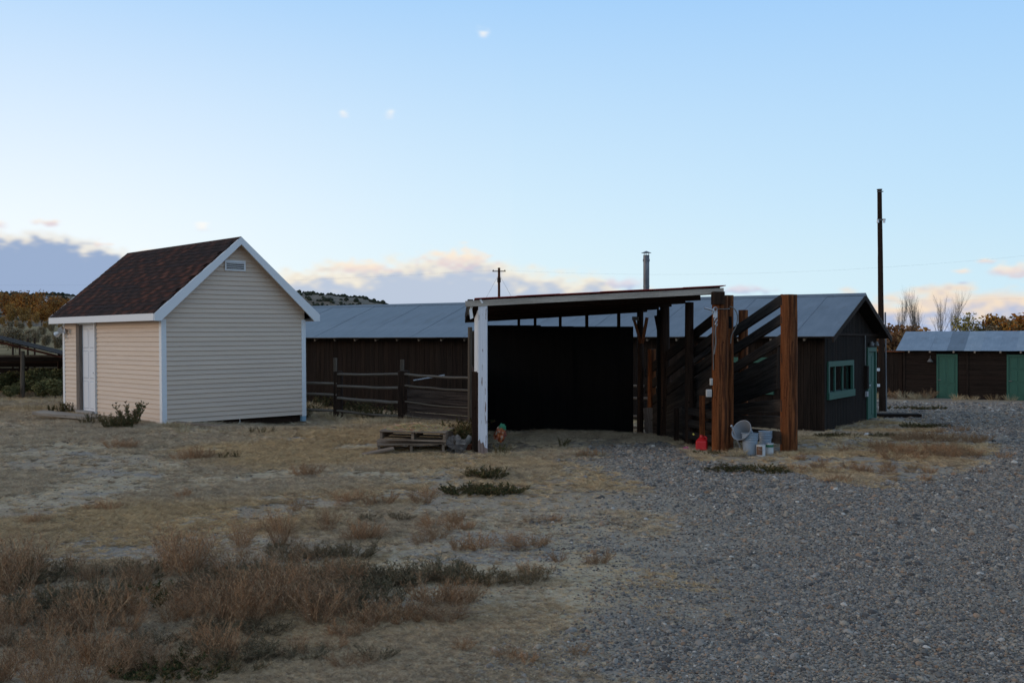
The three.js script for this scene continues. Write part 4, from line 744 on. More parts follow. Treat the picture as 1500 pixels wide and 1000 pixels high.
    mesh('wire_handle', tube([V(-r, h * 0.8, 0), V(-r * 0.7, h * 0.62, r * 0.8), V(0, h * 0.55, r * 1.05), V(r * 0.7, h * 0.62, r * 0.8), V(r, h * 0.8, 0)], 0.002, 24, 5), M.steel, t);
    return t;
  };
  can('white paint can with brown rusty label in front of the buckets', atDepth(1115, 15.85), 15.85, 0.068, 0.17, [[0.13, 0.06, 0.03], 0.13, -1.5, 1.5, 0.08], 0.1);
  can('white paint can with green band beside the rusty-labelled can', atDepth(1127.5, 16.0), 16.0, 0.06, 0.17, [[0.02, 0.13, 0.06], 0.04, 0, Math.PI * 2, 0.13], -0.2);
  { const [x, d] = spot(1272, 638); const o = p(single('white_stone', crumple(0.11, 0.05, 0.06, 12, 0.3), flat(0.5, 0.48, 0.46, 0.8), 'pale flat stone on the soil before the dark cabin', 'stone'), x, d, 0.03); o.rotation.y = 0.2; }
  { const [x, d] = spot(1312, 611); const o = p(single('dark_timber', bx(1.35, 0.14, 0.5, 0), M.dark, 'dark timber step lying by the foot of the utility pole', 'timber'), x, d, 0.04); o.rotation.y = -0.1; }
}
// ---------------------------------------------------------------- poles and wires
{
  const d = 33.5, x = atDepth(1293, d), y = G(x, d) - 0.3, top = EYE + 222 * d / 1530;
  const t = thing('utility_pole', 'tall dark wooden utility pole behind the cabin gable', 'pole', [x, y, d]);
  const sh = mesh('shaft', roughPost(0.105, top - y, 71, 0.05, 0.66, 20, 40, 0.08), M.tie, t); t.rotation.z = 0.012;
  mesh('cap', new THREE.CylinderGeometry(0.09, 0.08, 0.03, 14), M.cable, t, [0, top - y + 0.01, 0]);
  const h1 = EYE + 178 * d / 1530 - y; mesh('bracket', bx(0.26, 0.05, 0.05), M.cable, t, [0.02, h1, 0.07]); for (const s of [-1, 1]) mesh('insulator', new THREE.CylinderGeometry(0.03, 0.04, 0.1, 10), M.white, t, [s * 0.1, h1 - 0.05, 0.1]);
  mesh('top_pin', bx(0.2, 0.03, 0.03), M.cable, t, [0, top - y - 0.06, 0.06]);
  mesh('conduit', new THREE.CylinderGeometry(0.025, 0.025, 3.2, 10), M.pipe, t, [0.12, 1.9, 0.05]);
  for (const yy of [541, 564]) mesh('tag', bx(0.09, 0.09, 0.01), M.white, t, [-0.14, EYE + (500 - yy) * d / 1530 - y, 0.1]);
  const d2 = 117, x2 = atDepth(731, d2), top2 = EYE + 108 * d2 / 1530;
  const t2 = thing('power_pole', 'distant brown power pole with short crossarm and guy wires', 'pole', [x2, -0.5, d2]);
  mesh('shaft', roughPost(0.17, top2 + 0.5, 77, 0, 0.8, 14, 12, 0), tint(M.red, 0.6, 0.6, 0.7), t2); mesh('crossarm', bx(1.5, 0.1, 0.1, 0), M.tie, t2, [0, top2 + 0.1, 0.12]);
  for (const s of [-0.65, 0.65]) mesh('insulator', new THREE.CylinderGeometry(0.04, 0.05, 0.16, 8), M.grey, t2, [s, top2 + 0.2, 0.12]);
  mesh('transformer', new THREE.CylinderGeometry(0.2, 0.2, 0.5, 12), M.tie, t2, [0.0, top2 - 0.9, 0.25]);
  for (const s of [-1, 1]) mesh('guy_wire', tube([V(0, top2 - 0.2, 0), V(s * 5.2, 0.2, 0)], 0.011, 2, 5), M.wire, t2);
  const w3 = (a, b, sag) => { const pts = []; for (let k = 0; k <= 24; k++) { const p = a.clone().lerp(b, k / 24); p.y -= sag * 4 * (k / 24) * (1 - k / 24); pts.push(p); } return tube(pts, 0.0035, 48, 5); };
  const A = s => V(x2 + s, top2 + 0.02 - 0.3, -d2 + 0.1);
  single('power_line', w3(A(-0.65), V(-90, 9.5, -135), 1.0), M.wire, 'thin power line running from the distant pole over the shed', 'power line');
  single('power_line', w3(A(0.65), V(62, 11.4, -98), 1.6), M.wire, 'thin power line running from the distant pole over the dark cabin', 'power line');
  single('power_line', w3(V(-100, 8.0, -140), V(100, 8.6, -150), 1.4), M.wire, 'lower thin wire crossing beyond the distant power pole', 'power line');
  const d4 = 140, x4 = atDepth(1441, d4); const t4 = single('far_pole', new THREE.CylinderGeometry(0.1, 0.14, 5.5, 8).translate(0, 2.75, 0), M.tie, 'small far pole seen over the row building roof', 'pole'); t4.position.set(x4, -0.8, -d4);
}
// ---------------------------------------------------------------- low shelter at the far left
{
  const d = 32, t = thing('pole_shelter', 'low dark open shelter with sloping board roof beyond the shed', 'shelter', [-15, 0, d]);
  const X = px => atDepth(px, d) + 15, Y = y => EYE + (500 - y) * d / 1530;
  const fall = 0.09; // the roof also drops towards its back
  const deck = (y0, y1, x0, x1, z0, z1, th) => { const a = fall * z0, b = fall * z1; return hexa([[x0, y0 - th + a, z0], [x1, y1 - th + a, z0], [x1, y1 + a, z0], [x0, y0 + a, z0]], [[x0, y0 - th + b, z1], [x1, y1 - th + b, z1], [x1, y1 + b, z1], [x0, y0 + b, z1]]); };
  const xa = X(-160), xb = X(130), sl = (Y(520) - Y(497)) / (X(95) - X(0)); const yAt = x => Y(497) + sl * (x - X(0));
  for (let i = 0; i < 9; i++) { const z0 = -i * 0.6, z1 = z0 - 0.59; mesh('roof_board', woodUV(deck(yAt(xa), yAt(xb), xa, xb, z0, z1, 0.025), 0), M.darks[i % 4], t); }
  mesh('roof_edge', woodUV(deck(yAt(xa) - 0.055, yAt(xb) - 0.055, xa, xb, 0.03, -0.03, 0.07), 0), tint(M.red, 0.35, 0.3, 0.35), t);
  const beam = (y, z, h, m) => mesh('beam', bx(xb - xa, h, 0.1, 0), m, t, [(xa + xb) / 2, y, z]);
  beam(Y(526.5), -1.0, 0.13, M.dark); beam(Y(524), -3.2, 0.1, M.grey); beam(Y(534), -5.0, 0.1, M.tie);
  mesh('post', roughPost(0.065, Y(514) - Y(582), 81, 0.2, 0.95), M.greys[2], t, [X(30), Y(582), -0.1]);
  for (const [px, z] of [[-60, -0.1], [70, -3], [20, -3.2], [-100, -3]]) mesh('post', roughPost(0.065, Y(520) - Y(582), px + 99, 0.2, 0.95), M.tie, t, [X(px), Y(582), z]);
  for (let i = 0; i < 6; i++) mesh('back_board', bx(xb - xa, 0.19, 0.03, 0), M.browns[i % 3], t, [(xa + xb) / 2, 0.12 + i * 0.2, -5.3]);
}
// ---------------------------------------------------------------- hills
function terrain(name, xs, ds, h, mat, uvs = 40) {
  const pos = [], uv = [], idx = [], W = xs.length; for (const d of ds) for (const x of xs) { pos.push(x, h(x, d), -d); uv.push(x / uvs, d / uvs); }
  for (let j = 0; j + 1 < ds.length; j++) for (let i = 0; i + 1 < W; i++) { const o = j * W + i; idx.push(o, o + 1, o + W, o + 1, o + W + 1, o + W); }
  const g = new THREE.BufferGeometry(); g.setAttribute('position', new THREE.Float32BufferAttribute(pos, 3)); g.setAttribute('uv', new THREE.Float32BufferAttribute(uv, 2)); g.setIndex(idx); g.computeVertexNormals(); return structure(name, g, mat);
}
const range = (a, b, n) => Array.from({ length: n + 1 }, (_, i) => a + (b - a) * i / n);
{
  const hillTop = x => { const p = x / 620 * 1530 + 750; // profile read along the crest
    const c = [[-1200, 38], [-400, 37], [0, 32.5], [60, 31.6], [110, 30.8], [300, 33], [430, 33.2], [475, 31.5], [520, 29.5], [560, 26], [592, 15], [625, 1], [2600, -2]];
    for (let i = 1; i < c.length; i++) if (p <= c[i][0]) return mix(c[i - 1][1], c[i][1], ss(c[i - 1][0], c[i][0], p)); return -2; };
  const h = (x, d) => { const u = (d - 470) / 150; const e = ss(0, 1, u) * hillTop(x * 620 / d); return -2 + e * (0.94 + 0.1 * fbm(x * 0.03 + 4, d * 0.03, 4)) + (e > 1 ? 1.0 * (fbm(x * 0.12, d * 0.12 + 8, 3) - 0.5) : 0); };
  const hm = new THREE.MeshStandardMaterial({ roughness: 1, map: texture(512, (u, v) => { const n = fbm(u * 10, v * 10, 5, 10, 10), r = ss(0.55, 0.7, fbm(u * 24 + 3, v * 24, 4, 24, 24)); return mix3(mix3([0.11, 0.085, 0.06], [0.22, 0.175, 0.125], n), [0.04, 0.045, 0.03], r * 0.8); }) });
  terrain('hill', range(-900, 60, 240), range(470, 680, 40), h, hm);
  // dark juniper scrub dotted over it
  const blob = new THREE.IcosahedronGeometry(1, 1); { const p = blob.attributes.position; for (let i = 0; i < p.count; i++) { const k = 0.75 + 0.5 * vnoise(p.getX(i) * 2 + 5, p.getY(i) * 2 + p.getZ(i) * 1.6 + 5); p.setXYZ(i, p.getX(i) * k, p.getY(i) * k * 0.85, p.getZ(i) * k); } blob.computeVertexNormals(); }
  const list = []; const q = mulberry(7);
  for (let i = 0; i < 9000; i++) { const x = mix(-620, -60, q()), d = mix(500, 632, q()); const y = h(x, d); if (y < 3) continue; if (fbm(x * 0.02 + 9, d * 0.04, 3) < 0.34 + 0.2 * q()) continue; const s = mix(0.5, 1.7, q() * q()); const k = 0.7 + 0.6 * q(); list.push([x, y + s * 0.35, -d, s * 1.15, s, s, q() * 6, 0, [0.032 * k, 0.036 * k, 0.022 * k]]); }
  tag(scatter('hillside_scrub', blob, flat(1, 1, 1, 1), list), 'dark juniper scrub dotted over the far hill', 'scrub');
}
// the meadow that rises towards the trees beyond the shelter
const meadowH = (x, d) => -0.15 + 4.1 * ss(44, 155, d) * ss(-0.24, -0.36, x / d) + 0.25 * ss(48, 70, d) * (fbm(x * 0.1, d * 0.1 + 5, 3) - 0.5);
terrain('meadow', range(-170, -9, 80), range(42, 300, 86), (x, d) => meadowH(x, d) * (1 - ss(230, 300, d)) - 0.5 * ss(230, 300, d) - 0.3 * (1 - ss(42, 47, d)) - 0.4 * ss(-14, -9, x), new THREE.MeshPhysicalMaterial({ roughness: 1, specularIntensity: 0.2, map: texture(512, (u, v) => { const n = fbm(u * 12, v * 12, 5, 12, 12), m = fbm(u * 40 + 3, v * 40, 3, 40, 40); return mix3(mix3([0.17, 0.14, 0.065], [0.36, 0.26, 0.14], clamp(n * 1.4 - 0.2)), [0.12, 0.10, 0.05], 0.5 * m); }) }), 22);
// ---------------------------------------------------------------- trees
function limbs(h, spread, depth, seed, opts = {}) {   // tapered trunk with limbs; returns geometry and the twig tips
  const q = mulberry(seed), gs = [], tips = [];
  const seg = (a, b, r0, r1, sides) => { const g = new THREE.CylinderGeometry(r1, r0, a.distanceTo(b), sides, 1, true); g.translate(0, a.distanceTo(b) / 2, 0); const m = new THREE.Matrix4().makeRotationFromQuaternion(new THREE.Quaternion().setFromUnitVectors(V(0, 1, 0), b.clone().sub(a).normalize())); m.setPosition(a); g.applyMatrix4(m); gs.push(g); };
  const grow = (a, dir, len, r, lv) => {
    let p = a; const n = lv === 0 ? 5 : 3; let dd = dir.clone();
    for (let i = 0; i < n; i++) {
      dd.add(V((q() - 0.5) * 0.25, (q() - 0.3) * 0.12, (q() - 0.5) * 0.25)).normalize();
      const b = p.clone().addScaledVector(dd, len / n); seg(p, b, r * (1 - i / n * 0.6), r * (1 - (i + 1) / n * 0.6), lv < 2 ? 6 : 3); p = b;
      if (lv < depth && (i > 0 || lv > 0)) { const k = lv === 0 ? opts.fan ?? 3 : 2; for (let j = 0; j < k; j++) { const az = q() * 6.28, up = opts.up ?? 0.9; const nd = dd.clone().multiplyScalar(up).add(V(Math.cos(az) * spread, 0.25, Math.sin(az) * spread)).normalize(); grow(b, nd, len * (0.42 + 0.25 * q()), r * (0.38 + 0.1 * q()), lv + 1); } }
      if (lv >= depth - 1) tips.push(b);
    }
  };
  grow(V(0, 0, 0), V(0, 1, 0), h * 0.62, h * (opts.thick ?? 0.022), 0);
  return [mergeGeometries(gs), tips];
}
function leafCrown(tips, per, size, rad, colours, seed) {
  const q = mulberry(seed), pos = [], col = [], nor = [];
  for (const t of tips) { const tone = colours[Math.floor(q() * colours.length)]; for (let i = 0; i < per; i++) {
    const c = t.clone().add(V((q() - 0.5), (q() - 0.5) * 0.8, (q() - 0.5)).multiplyScalar(rad * 2)); const a = V(q() - 0.5, q() - 0.5, q() - 0.5).normalize().multiplyScalar(size * (0.6 + 0.8 * q())), b = V(q() - 0.5, q() - 0.5, q() - 0.5).cross(a).normalize().multiplyScalar(a.length() * 0.7);
    const n = b.clone().cross(a).normalize(); const k = 0.75 + 0.5 * q();
    for (const v of [c.clone().sub(a), c.clone().add(b), c.clone().add(a), c.clone().sub(a), c.clone().add(a), c.clone().sub(b)]) { pos.push(v.x, v.y, v.z); nor.push(n.x, n.y, n.z); col.push(tone[0] * k, tone[1] * k, tone[2] * k); } } }
  const g = new THREE.BufferGeometry(); g.setAttribute('position', new THREE.Float32BufferAttribute(pos, 3)); g.setAttribute('normal', new THREE.Float32BufferAttribute(nor, 3)); g.setAttribute('color', new THREE.Float32BufferAttribute(col, 3)); return g;
}
const leafMat = new THREE.MeshPhysicalMaterial({ vertexColors: true, roughness: 1, specularIntensity: 0.2, side: THREE.DoubleSide });
const bark = flat(0.09, 0.075, 0.062, 1), paleBark = flat(0.17, 0.15, 0.13, 1);
const ORANGE = [[0.40, 0.16, 0.035], [0.32, 0.12, 0.028], [0.42, 0.21, 0.05], [0.25, 0.11, 0.035], [0.22, 0.14, 0.06]], GOLD = [[0.42, 0.24, 0.065], [0.36, 0.19, 0.05], [0.28, 0.18, 0.08]], OLIVE = [[0.15, 0.14, 0.055], [0.20, 0.165, 0.07], [0.10, 0.105, 0.045]], SAGE = [[0.24, 0.18, 0.115], [0.19, 0.155, 0.10], [0.29, 0.225, 0.14], [0.26, 0.17, 0.075]], RUST = [[0.20, 0.095, 0.045], [0.15, 0.085, 0.045], [0.24, 0.125, 0.05]];
function tree(name, label, cat, group, o, x, d, y0) {
  const t = thing(name, label, cat, [x, y0, d], o.turn ?? rnd() * 6, group);
  const [g, tips] = limbs(o.h, o.spread ?? 0.8, o.depth ?? 2, o.seed, o);
  mesh('trunk', g, o.bark ?? bark, t);
  if (o.colours) mesh('crown', leafCrown(tips, o.per, o.size, o.rad, o.colours, o.seed + 1), leafMat, t);
  return t;
}
function copyOf(src, x, y, d, s, turn, label) { const c = src.clone(); c.name = numbered(src.name.replace(/_\d\d\d$/, '')); c.userData = { ...src.userData }; if (label) c.userData.label = label; c.position.set(x, y, -d); c.rotation.y = turn; c.scale.set(s * rr(0.85, 1.35), s * rr(0.9, 1.1), s * rr(0.9, 1.2)); scene.add(c); return c; }
{
  // the cottonwood belt below the hill
  const or = tree('cottonwood_tree', 'orange autumn cottonwood in the belt of trees below the far hill', 'tree', 'autumn trees below the hill', { h: 9.5, seed: 5, per: 15, size: 0.24, rad: 1.1, colours: ORANGE }, -70, 150, -1);
  const go = tree('cottonwood_tree', 'half-bare golden cottonwood in the belt of trees below the far hill', 'tree', 'half-bare golden trees below the hill', { h: 9, seed: 15, per: 11, size: 0.22, rad: 1.0, colours: GOLD, spread: 0.55, bark: paleBark }, -62, 140, -1);
  const put = (src, px, d, topY) => { const x = atDepth(px, d), h = EYE + (500 - topY) * d / 1530, b = meadowH(x, d) - 0.1; copyOf(src, x, b, d, (h - b) / 8.6, rnd() * 6); };
  const q = mulberry(31);
  or.position.set(atDepth(68, 172), meadowH(atDepth(68, 172), 172) - 0.1, -172); or.scale.setScalar((EYE + 58 * 172 / 1530 - or.position.y) / 8.6);
  go.position.set(atDepth(14, 150), meadowH(atDepth(14, 150), 150) - 0.1, -150); go.scale.setScalar((EYE + 48 * 150 / 1530 - go.position.y) / 8.6);
  for (const [px, d, y, s] of [[44, 185, 438, 1.0], [12, 195, 437, 0.95], [88, 180, 441, 0.95], [104, 176, 443, 0.9], [-30, 185, 436, 1], [128, 182, 444, 0.95], [60, 160, 452, 0.8], [92, 158, 456, 0.8], [150, 180, 446, 1]]) put(or, px, d, y, s);
  for (const [px, d, y, s] of [[32, 150, 452, 0.85], [52, 140, 462, 0.8], [-15, 150, 450, 0.9], [2, 135, 465, 0.8], [78, 135, 470, 0.7], [24, 125, 472, 0.75], [42, 122, 470, 1], [64, 120, 474, 1], [88, 124, 472, 1], [6, 118, 476, 1], [98, 130, 466, 1]]) put(go, px, d, y, s);
  // grey brush and olive shrubs in front of them
  const sg = tree('brush_shrub', 'grey bare brush in the meadow beyond the low shelter', 'shrub', 'grey brush beyond the shelter', { h: 3.4, seed: 25, per: 24, size: 0.11, rad: 0.75, colours: SAGE, spread: 0.75, thick: 0.012 }, atDepth(22, 80), 80, 0);
  const low = (src, px, d, y, h) => { const x = atDepth(px, d), b0 = meadowH(x, d) - 0.05; copyOf(src, x, b0, d, Math.max(0.25, (EYE + (500 - y) * d / 1530 - b0) / h), rnd() * 6); };
  sg.position.y = meadowH(sg.position.x, 80) - 0.05; sg.scale.setScalar((EYE + 14 * 80 / 1530 - sg.position.y) / 3.3);
  for (const [px, d, y] of [[-8, 104, 482], [42, 102, 484], [62, 106, 482], [75, 114, 479], [92, 110, 482], [-30, 100, 484], [10, 100, 487], [52, 92, 489], [85, 96, 490], [30, 118, 479], [100, 120, 478]]) low(sg, px, d, y, 3.3);
  const ol = tree('olive_shrub', 'low olive green shrub growing by the low shelter', 'shrub', 'olive shrubs by the shelter', { h: 1.3, seed: 35, per: 26, size: 0.06, rad: 0.22, colours: OLIVE, spread: 1.3, thick: 0.012 }, atDepth(52, 32.8), 32.8, 0);
  for (const [px, d, s] of [[70, 33.2, 0.62], [88, 33, 0.6], [12, 34.5, 0.5], [40, 34.4, 0.55], [62, 31.7, 0.4], [-10, 33, 0.5], [80, 31.6, 0.4], [15, 31.8, 0.3], [55, 33.5, 0.55], [28, 32.6, 0.35]]) copyOf(ol, atDepth(px, d), G(atDepth(px, d), d), d, s, rnd() * 6);
  ol.scale.setScalar(0.6); for (const [px, d, y] of [[4, 88, 491], [22, 90, 492], [38, 86, 493], [66, 88, 494], [84, 84, 495], [98, 90, 492], [72, 124, 476], [14, 124, 478]]) low(sg, px, d, y, 3.3);
  // brown meadow rise behind the shelter
  // right-hand trees over the row building
  const pop = tree('bare_poplar', 'bare upright poplar behind the row building', 'tree', 'bare poplars behind the row building', { h: 11, seed: 45, spread: 0.22, depth: 3, up: 1.3, fan: 4, bark: paleBark, thick: 0.008 }, atDepth(1349, 190), 190, -3.2);
  for (const [px, d, top, s] of [[1316, 185, 458, 0.9], [1380, 190, 461, 0.85], [1391, 194, 453, 0.9], [1343, 186, 462, 0.8]]) copyOf(pop, atDepth(px, d), EYE + (500 - top) * d / 1530 - 10.2 * s, d, s, px);
  pop.position.y = EYE + 50 * 190 / 1530 - 10.2;
  const o2 = tree('maple_tree', 'bright orange round-crowned tree behind the row building', 'tree', null, { h: 5.5, seed: 55, per: 26, size: 0.22, rad: 0.7, colours: ORANGE, spread: 1.1 }, atDepth(1484, 130), 130, EYE + 29 * 130 / 1530 - 5.4);
  copyOf(o2, atDepth(1520, 134), EYE + 33 * 134 / 1530 - 6, 134, 1.1, 2, 'second orange round-crowned tree, the taller one behind the row building');
  const y2 = tree('young_tree', 'small thin yellow-green tree behind the row building roof', 'tree', 'small yellow trees behind the row building', { h: 5, seed: 65, per: 3, size: 0.15, rad: 0.5, colours: [[0.30, 0.23, 0.06], [0.22, 0.18, 0.055]], spread: 0.7, thick: 0.012 }, atDepth(1415, 130), 130, EYE + 31 * 130 / 1530 - 4.8);
  copyOf(y2, atDepth(1433, 132), EYE + 28 * 132 / 1530 - 4.2, 132, 0.85, 2);
  const rs = tree('scrub_bush', 'rust brown scrub bush between the cabin and the row building', 'shrub', 'rust scrub between the cabins', { h: 4.2, seed: 75, per: 18, size: 0.16, rad: 0.5, colours: RUST, spread: 1.1, thick: 0.012 }, atDepth(1310, 78), 78, -2.0);
  for (const [px, d, y, s] of [[1322, 76, 494, 0.9], [1304, 72, 498, 0.9], [1296, 80, 488, 1], [1332, 82, 497, 0.85], [1340, 90, 496, 0.8]]) copyOf(rs, atDepth(px, d), EYE + (500 - y) * d / 1530 - 4.1 * s, d, s, px);
  const gb = copyOf(sg, atDepth(1457, 130), EYE + 20 * 130 / 1530 - 3.4, 130, 1, 3, 'grey bare brush showing over the row building roof'); gb.userData.group = undefined; delete gb.userData.group;
  copyOf(o2, atDepth(1318, 110), EYE + 14 * 110 / 1530 - 4.6, 110, 0.75, 4, 'orange bush under the bare poplar beside the row building');
  // far small white house on the slope
  const hx = atDepth(74, 520), hy = EYE + 56 * 520 / 1530; const hs = thing('far_house', 'tiny white house on the slope above the orange trees', 'house', [hx, hy, 512]);
  mesh('wall', bx(6, 3, 5), M.white, hs, [0, 0, 0]); mesh('roof', prism([[-3.3, 1.5], [3.3, 1.5], [0, 3]], -2.7, 2.7), M.tin, hs);
  // wooden fence posts in the meadow
  for (const [px, y] of [[18, 494], [28, 495], [40, 496], [50, 495]]) { const d = 55, x = atDepth(px, d); const f = single('meadow_post', roughPost(0.05, 2.2, px, 0.2, 0.95, 10, 4), M.tie, 'dark fence post in the meadow behind the low shelter', 'post', 'meadow fence posts'); f.position.set(x, EYE + (500 - y) * d / 1530 - 2.2, -d); }
}
// ---------------------------------------------------------------- weeds and grass
function blade(pos, nor, col, a, b, w, c0, c1) {     // a thin tapering strip
  const dir = b.clone().sub(a), s = dir.clone().cross(V(0.3, 0.2, 1)).normalize().multiplyScalar(w), n = s.clone().cross(dir).normalize();
  for (const [v, c] of [[a.clone().sub(s), c0], [a.clone().add(s), c0], [b, c1]]) { pos.push(v.x, v.y, v.z); nor.push(n.x, n.y, n.z); col.push(...c); }
}
function weedGeo(seed, o) {                           // bushy annual: many stems with fine side twigs
  const q = mulberry(seed), pos = [], nor = [], col = [];
  const tone = () => { const c = o.colours[Math.floor(q() * o.colours.length)], k = 0.7 + 0.6 * q(); return c.map(v => v * k); };
  for (let i = 0; i < o.stems; i++) {
    const az = q() * 6.283, lean = o.lean * (0.25 + 0.75 * q()), len = o.h * (0.55 + 0.45 * q()), r0 = o.base * Math.sqrt(q());
    let p = V(Math.cos(az) * r0, -0.01, Math.sin(az) * r0), dir = V(Math.cos(az) * lean, 1, Math.sin(az) * lean).normalize(); const c = tone(), n = 5;
    for (let k = 0; k < n; k++) {
      const b = p.clone().addScaledVector(dir, len / n); const w = o.w * (1 - k / n * 0.6); blade(pos, nor, col, p, b.clone().addScaledVector(dir, len / n * 0.3), w, c, c); 
      for (let j = 0; j < o.twigs; j++) {
        const ta = q() * 6.283, td = dir.clone().add(V(Math.cos(ta) * 0.9, 0.15 + 0.3 * q(), Math.sin(ta) * 0.9)).normalize(), tl = len * o.twig * (0.4 + 0.8 * q()) * (1.1 - k / n * 0.6); const s = p.clone().lerp(b, q()); const e = s.clone().addScaledVector(td, tl); const tc = tone(); blade(pos, nor, col, s, e, o.w * 0.55, tc, tc);
        for (let m = 0; m < o.bits; m++) { const f = s.clone().lerp(e, 0.2 + 0.8 * q()); const bd = V(q() - 0.5, q() * 0.7, q() - 0.5).normalize().multiplyScalar(o.bit * (0.5 + q())); const bc = tone(); blade(pos, nor, col, f, f.clone().add(bd), o.bitw ?? o.w * 0.7, bc, bc); }
      }
      p = b; dir.add(V((q() - 0.5) * 0.3, (o.droop ?? 0) * -1, (q() - 0.5) * 0.3)).normalize();
    }
  }
  const g = new THREE.BufferGeometry(); g.setAttribute('position', new THREE.Float32BufferAttribute(pos, 3)); g.setAttribute('normal', new THREE.Float32BufferAttribute(nor, 3)); g.setAttribute('color', new THREE.Float32BufferAttribute(col, 3)); return g;
}
const weedMat = new THREE.MeshPhysicalMaterial({ vertexColors: true, roughness: 1, specularIntensity: 0.2, side: THREE.DoubleSide });
const BROWN = [[0.34, 0.185, 0.095], [0.26, 0.135, 0.07], [0.43, 0.27, 0.15], [0.18, 0.105, 0.06], [0.30, 0.21, 0.125]], TAN = [[0.48, 0.37, 0.22], [0.38, 0.28, 0.16], [0.54, 0.43, 0.27]], DULL = [[0.15, 0.115, 0.07], [0.20, 0.145, 0.085], [0.11, 0.09, 0.055], [0.25, 0.165, 0.095], [0.09, 0.085, 0.045]], GREEN = [[0.05, 0.06, 0.022], [0.08, 0.08, 0.03], [0.045, 0.05, 0.022], [0.15, 0.105, 0.045], [0.18, 0.11, 0.055]];
const weedKinds = {
  tall: [1, 2, 3, 4].map(s => weedGeo(s, { stems: 20, h: 0.36, lean: 0.75, base: 0.05, w: 0.0026, twigs: 3, twig: 0.34, bits: 2, bit: 0.022, colours: BROWN })),
  low: [5, 6, 7].map(s => weedGeo(s, { stems: 26, h: 0.2, lean: 1.5, base: 0.08, w: 0.0024, twigs: 3, twig: 0.4, bits: 2, bit: 0.018, colours: BROWN })),
  dull: [8, 9, 10].map(s => weedGeo(s, { stems: 26, h: 0.17, lean: 1.7, base: 0.12, w: 0.003, twigs: 3, twig: 0.42, bits: 3, bit: 0.02, colours: DULL })),
  green: [11, 12].map(s => weedGeo(s, { stems: 9, h: 0.4, lean: 0.8, base: 0.1, w: 0.004, twigs: 3, twig: 0.28, bits: 3, bit: 0.03, bitw: 0.008, colours: GREEN })),
  mat: [13, 14].map(s => weedGeo(s, { stems: 34, h: 0.16, lean: 2.4, base: 0.2, w: 0.004, twigs: 3, twig: 0.4, bits: 3, bit: 0.02, bitw: 0.006, colours: GREEN })),
  grass: [16, 17, 18].map(s => weedGeo(s, { stems: 60, h: 0.2, lean: 0.85, base: 0.1, w: 0.004, twigs: 0, twig: 0, bits: 0, bit: 0, colours: TAN, droop: 0.1 })),
};
const weedText = {
  tall: ['dry_weed', 'bushy reddish brown dry weed', 'weed'],
  low: ['low_weed', 'low sprawling reddish brown weed', 'weed'],
  dull: ['dull_weed', 'flat dull dark weed', 'weed'],
  green: ['green_weed', 'leafy dark green upright weed', 'weed'],
  mat: ['green_mat', 'flat dark green weed mat', 'weed'],
  grass: ['grass_clump', 'clump of dry yellow grass', 'grass'],
};
function whereabouts(x, d) {                           // what the plant grows beside
  if (d > 40) return 'along the front of the row building';
  if (x > 9 && d > 24) return 'by the foot of the utility pole';
  if (x > 4.7 && d > 12) return 'on the soil before the dark cabin';
  if (x > 2.9 && d > 14) return 'by the red-brown chute posts';
  if (x > 0.1 && d > 15.2) return 'on the carport floor';
  if (x < -9 && d > 24.5) return 'on the grass beyond the shed';
  if (x < -4.6 && d > 20.5) return 'along the foot of the shed';
  if (x < -0.2 && d > 20) return 'along the rail fence';
  if (x > -0.75 && d > 15.5) return 'at the foot of the white post';
  if (x > -2.9 && d > 15) return 'around the pallet stack';
  if (x < -2.5 && d > 12) return 'on the open yard before the shed';
  return x > -1.2 ? 'at the edge of the gravel' : 'among the thicket on the yard';
}
function weed(kind, x, d, s) {
  const gs = weedKinds[kind], [n, l, c] = weedText[kind], w = whereabouts(x, d); const m = single(n, gs[Math.floor(rnd() * gs.length)], weedMat, `${l} ${w}`, c, `${n.replace('_', ' ')}s ${w}`);
  m.position.set(x, G(x, d) - 0.005, -d); m.rotation.y = rnd() * 6.28; m.scale.set(s * rr(0.9, 1.2), s * rr(0.85, 1.15), s * rr(0.9, 1.2)); return m;
}
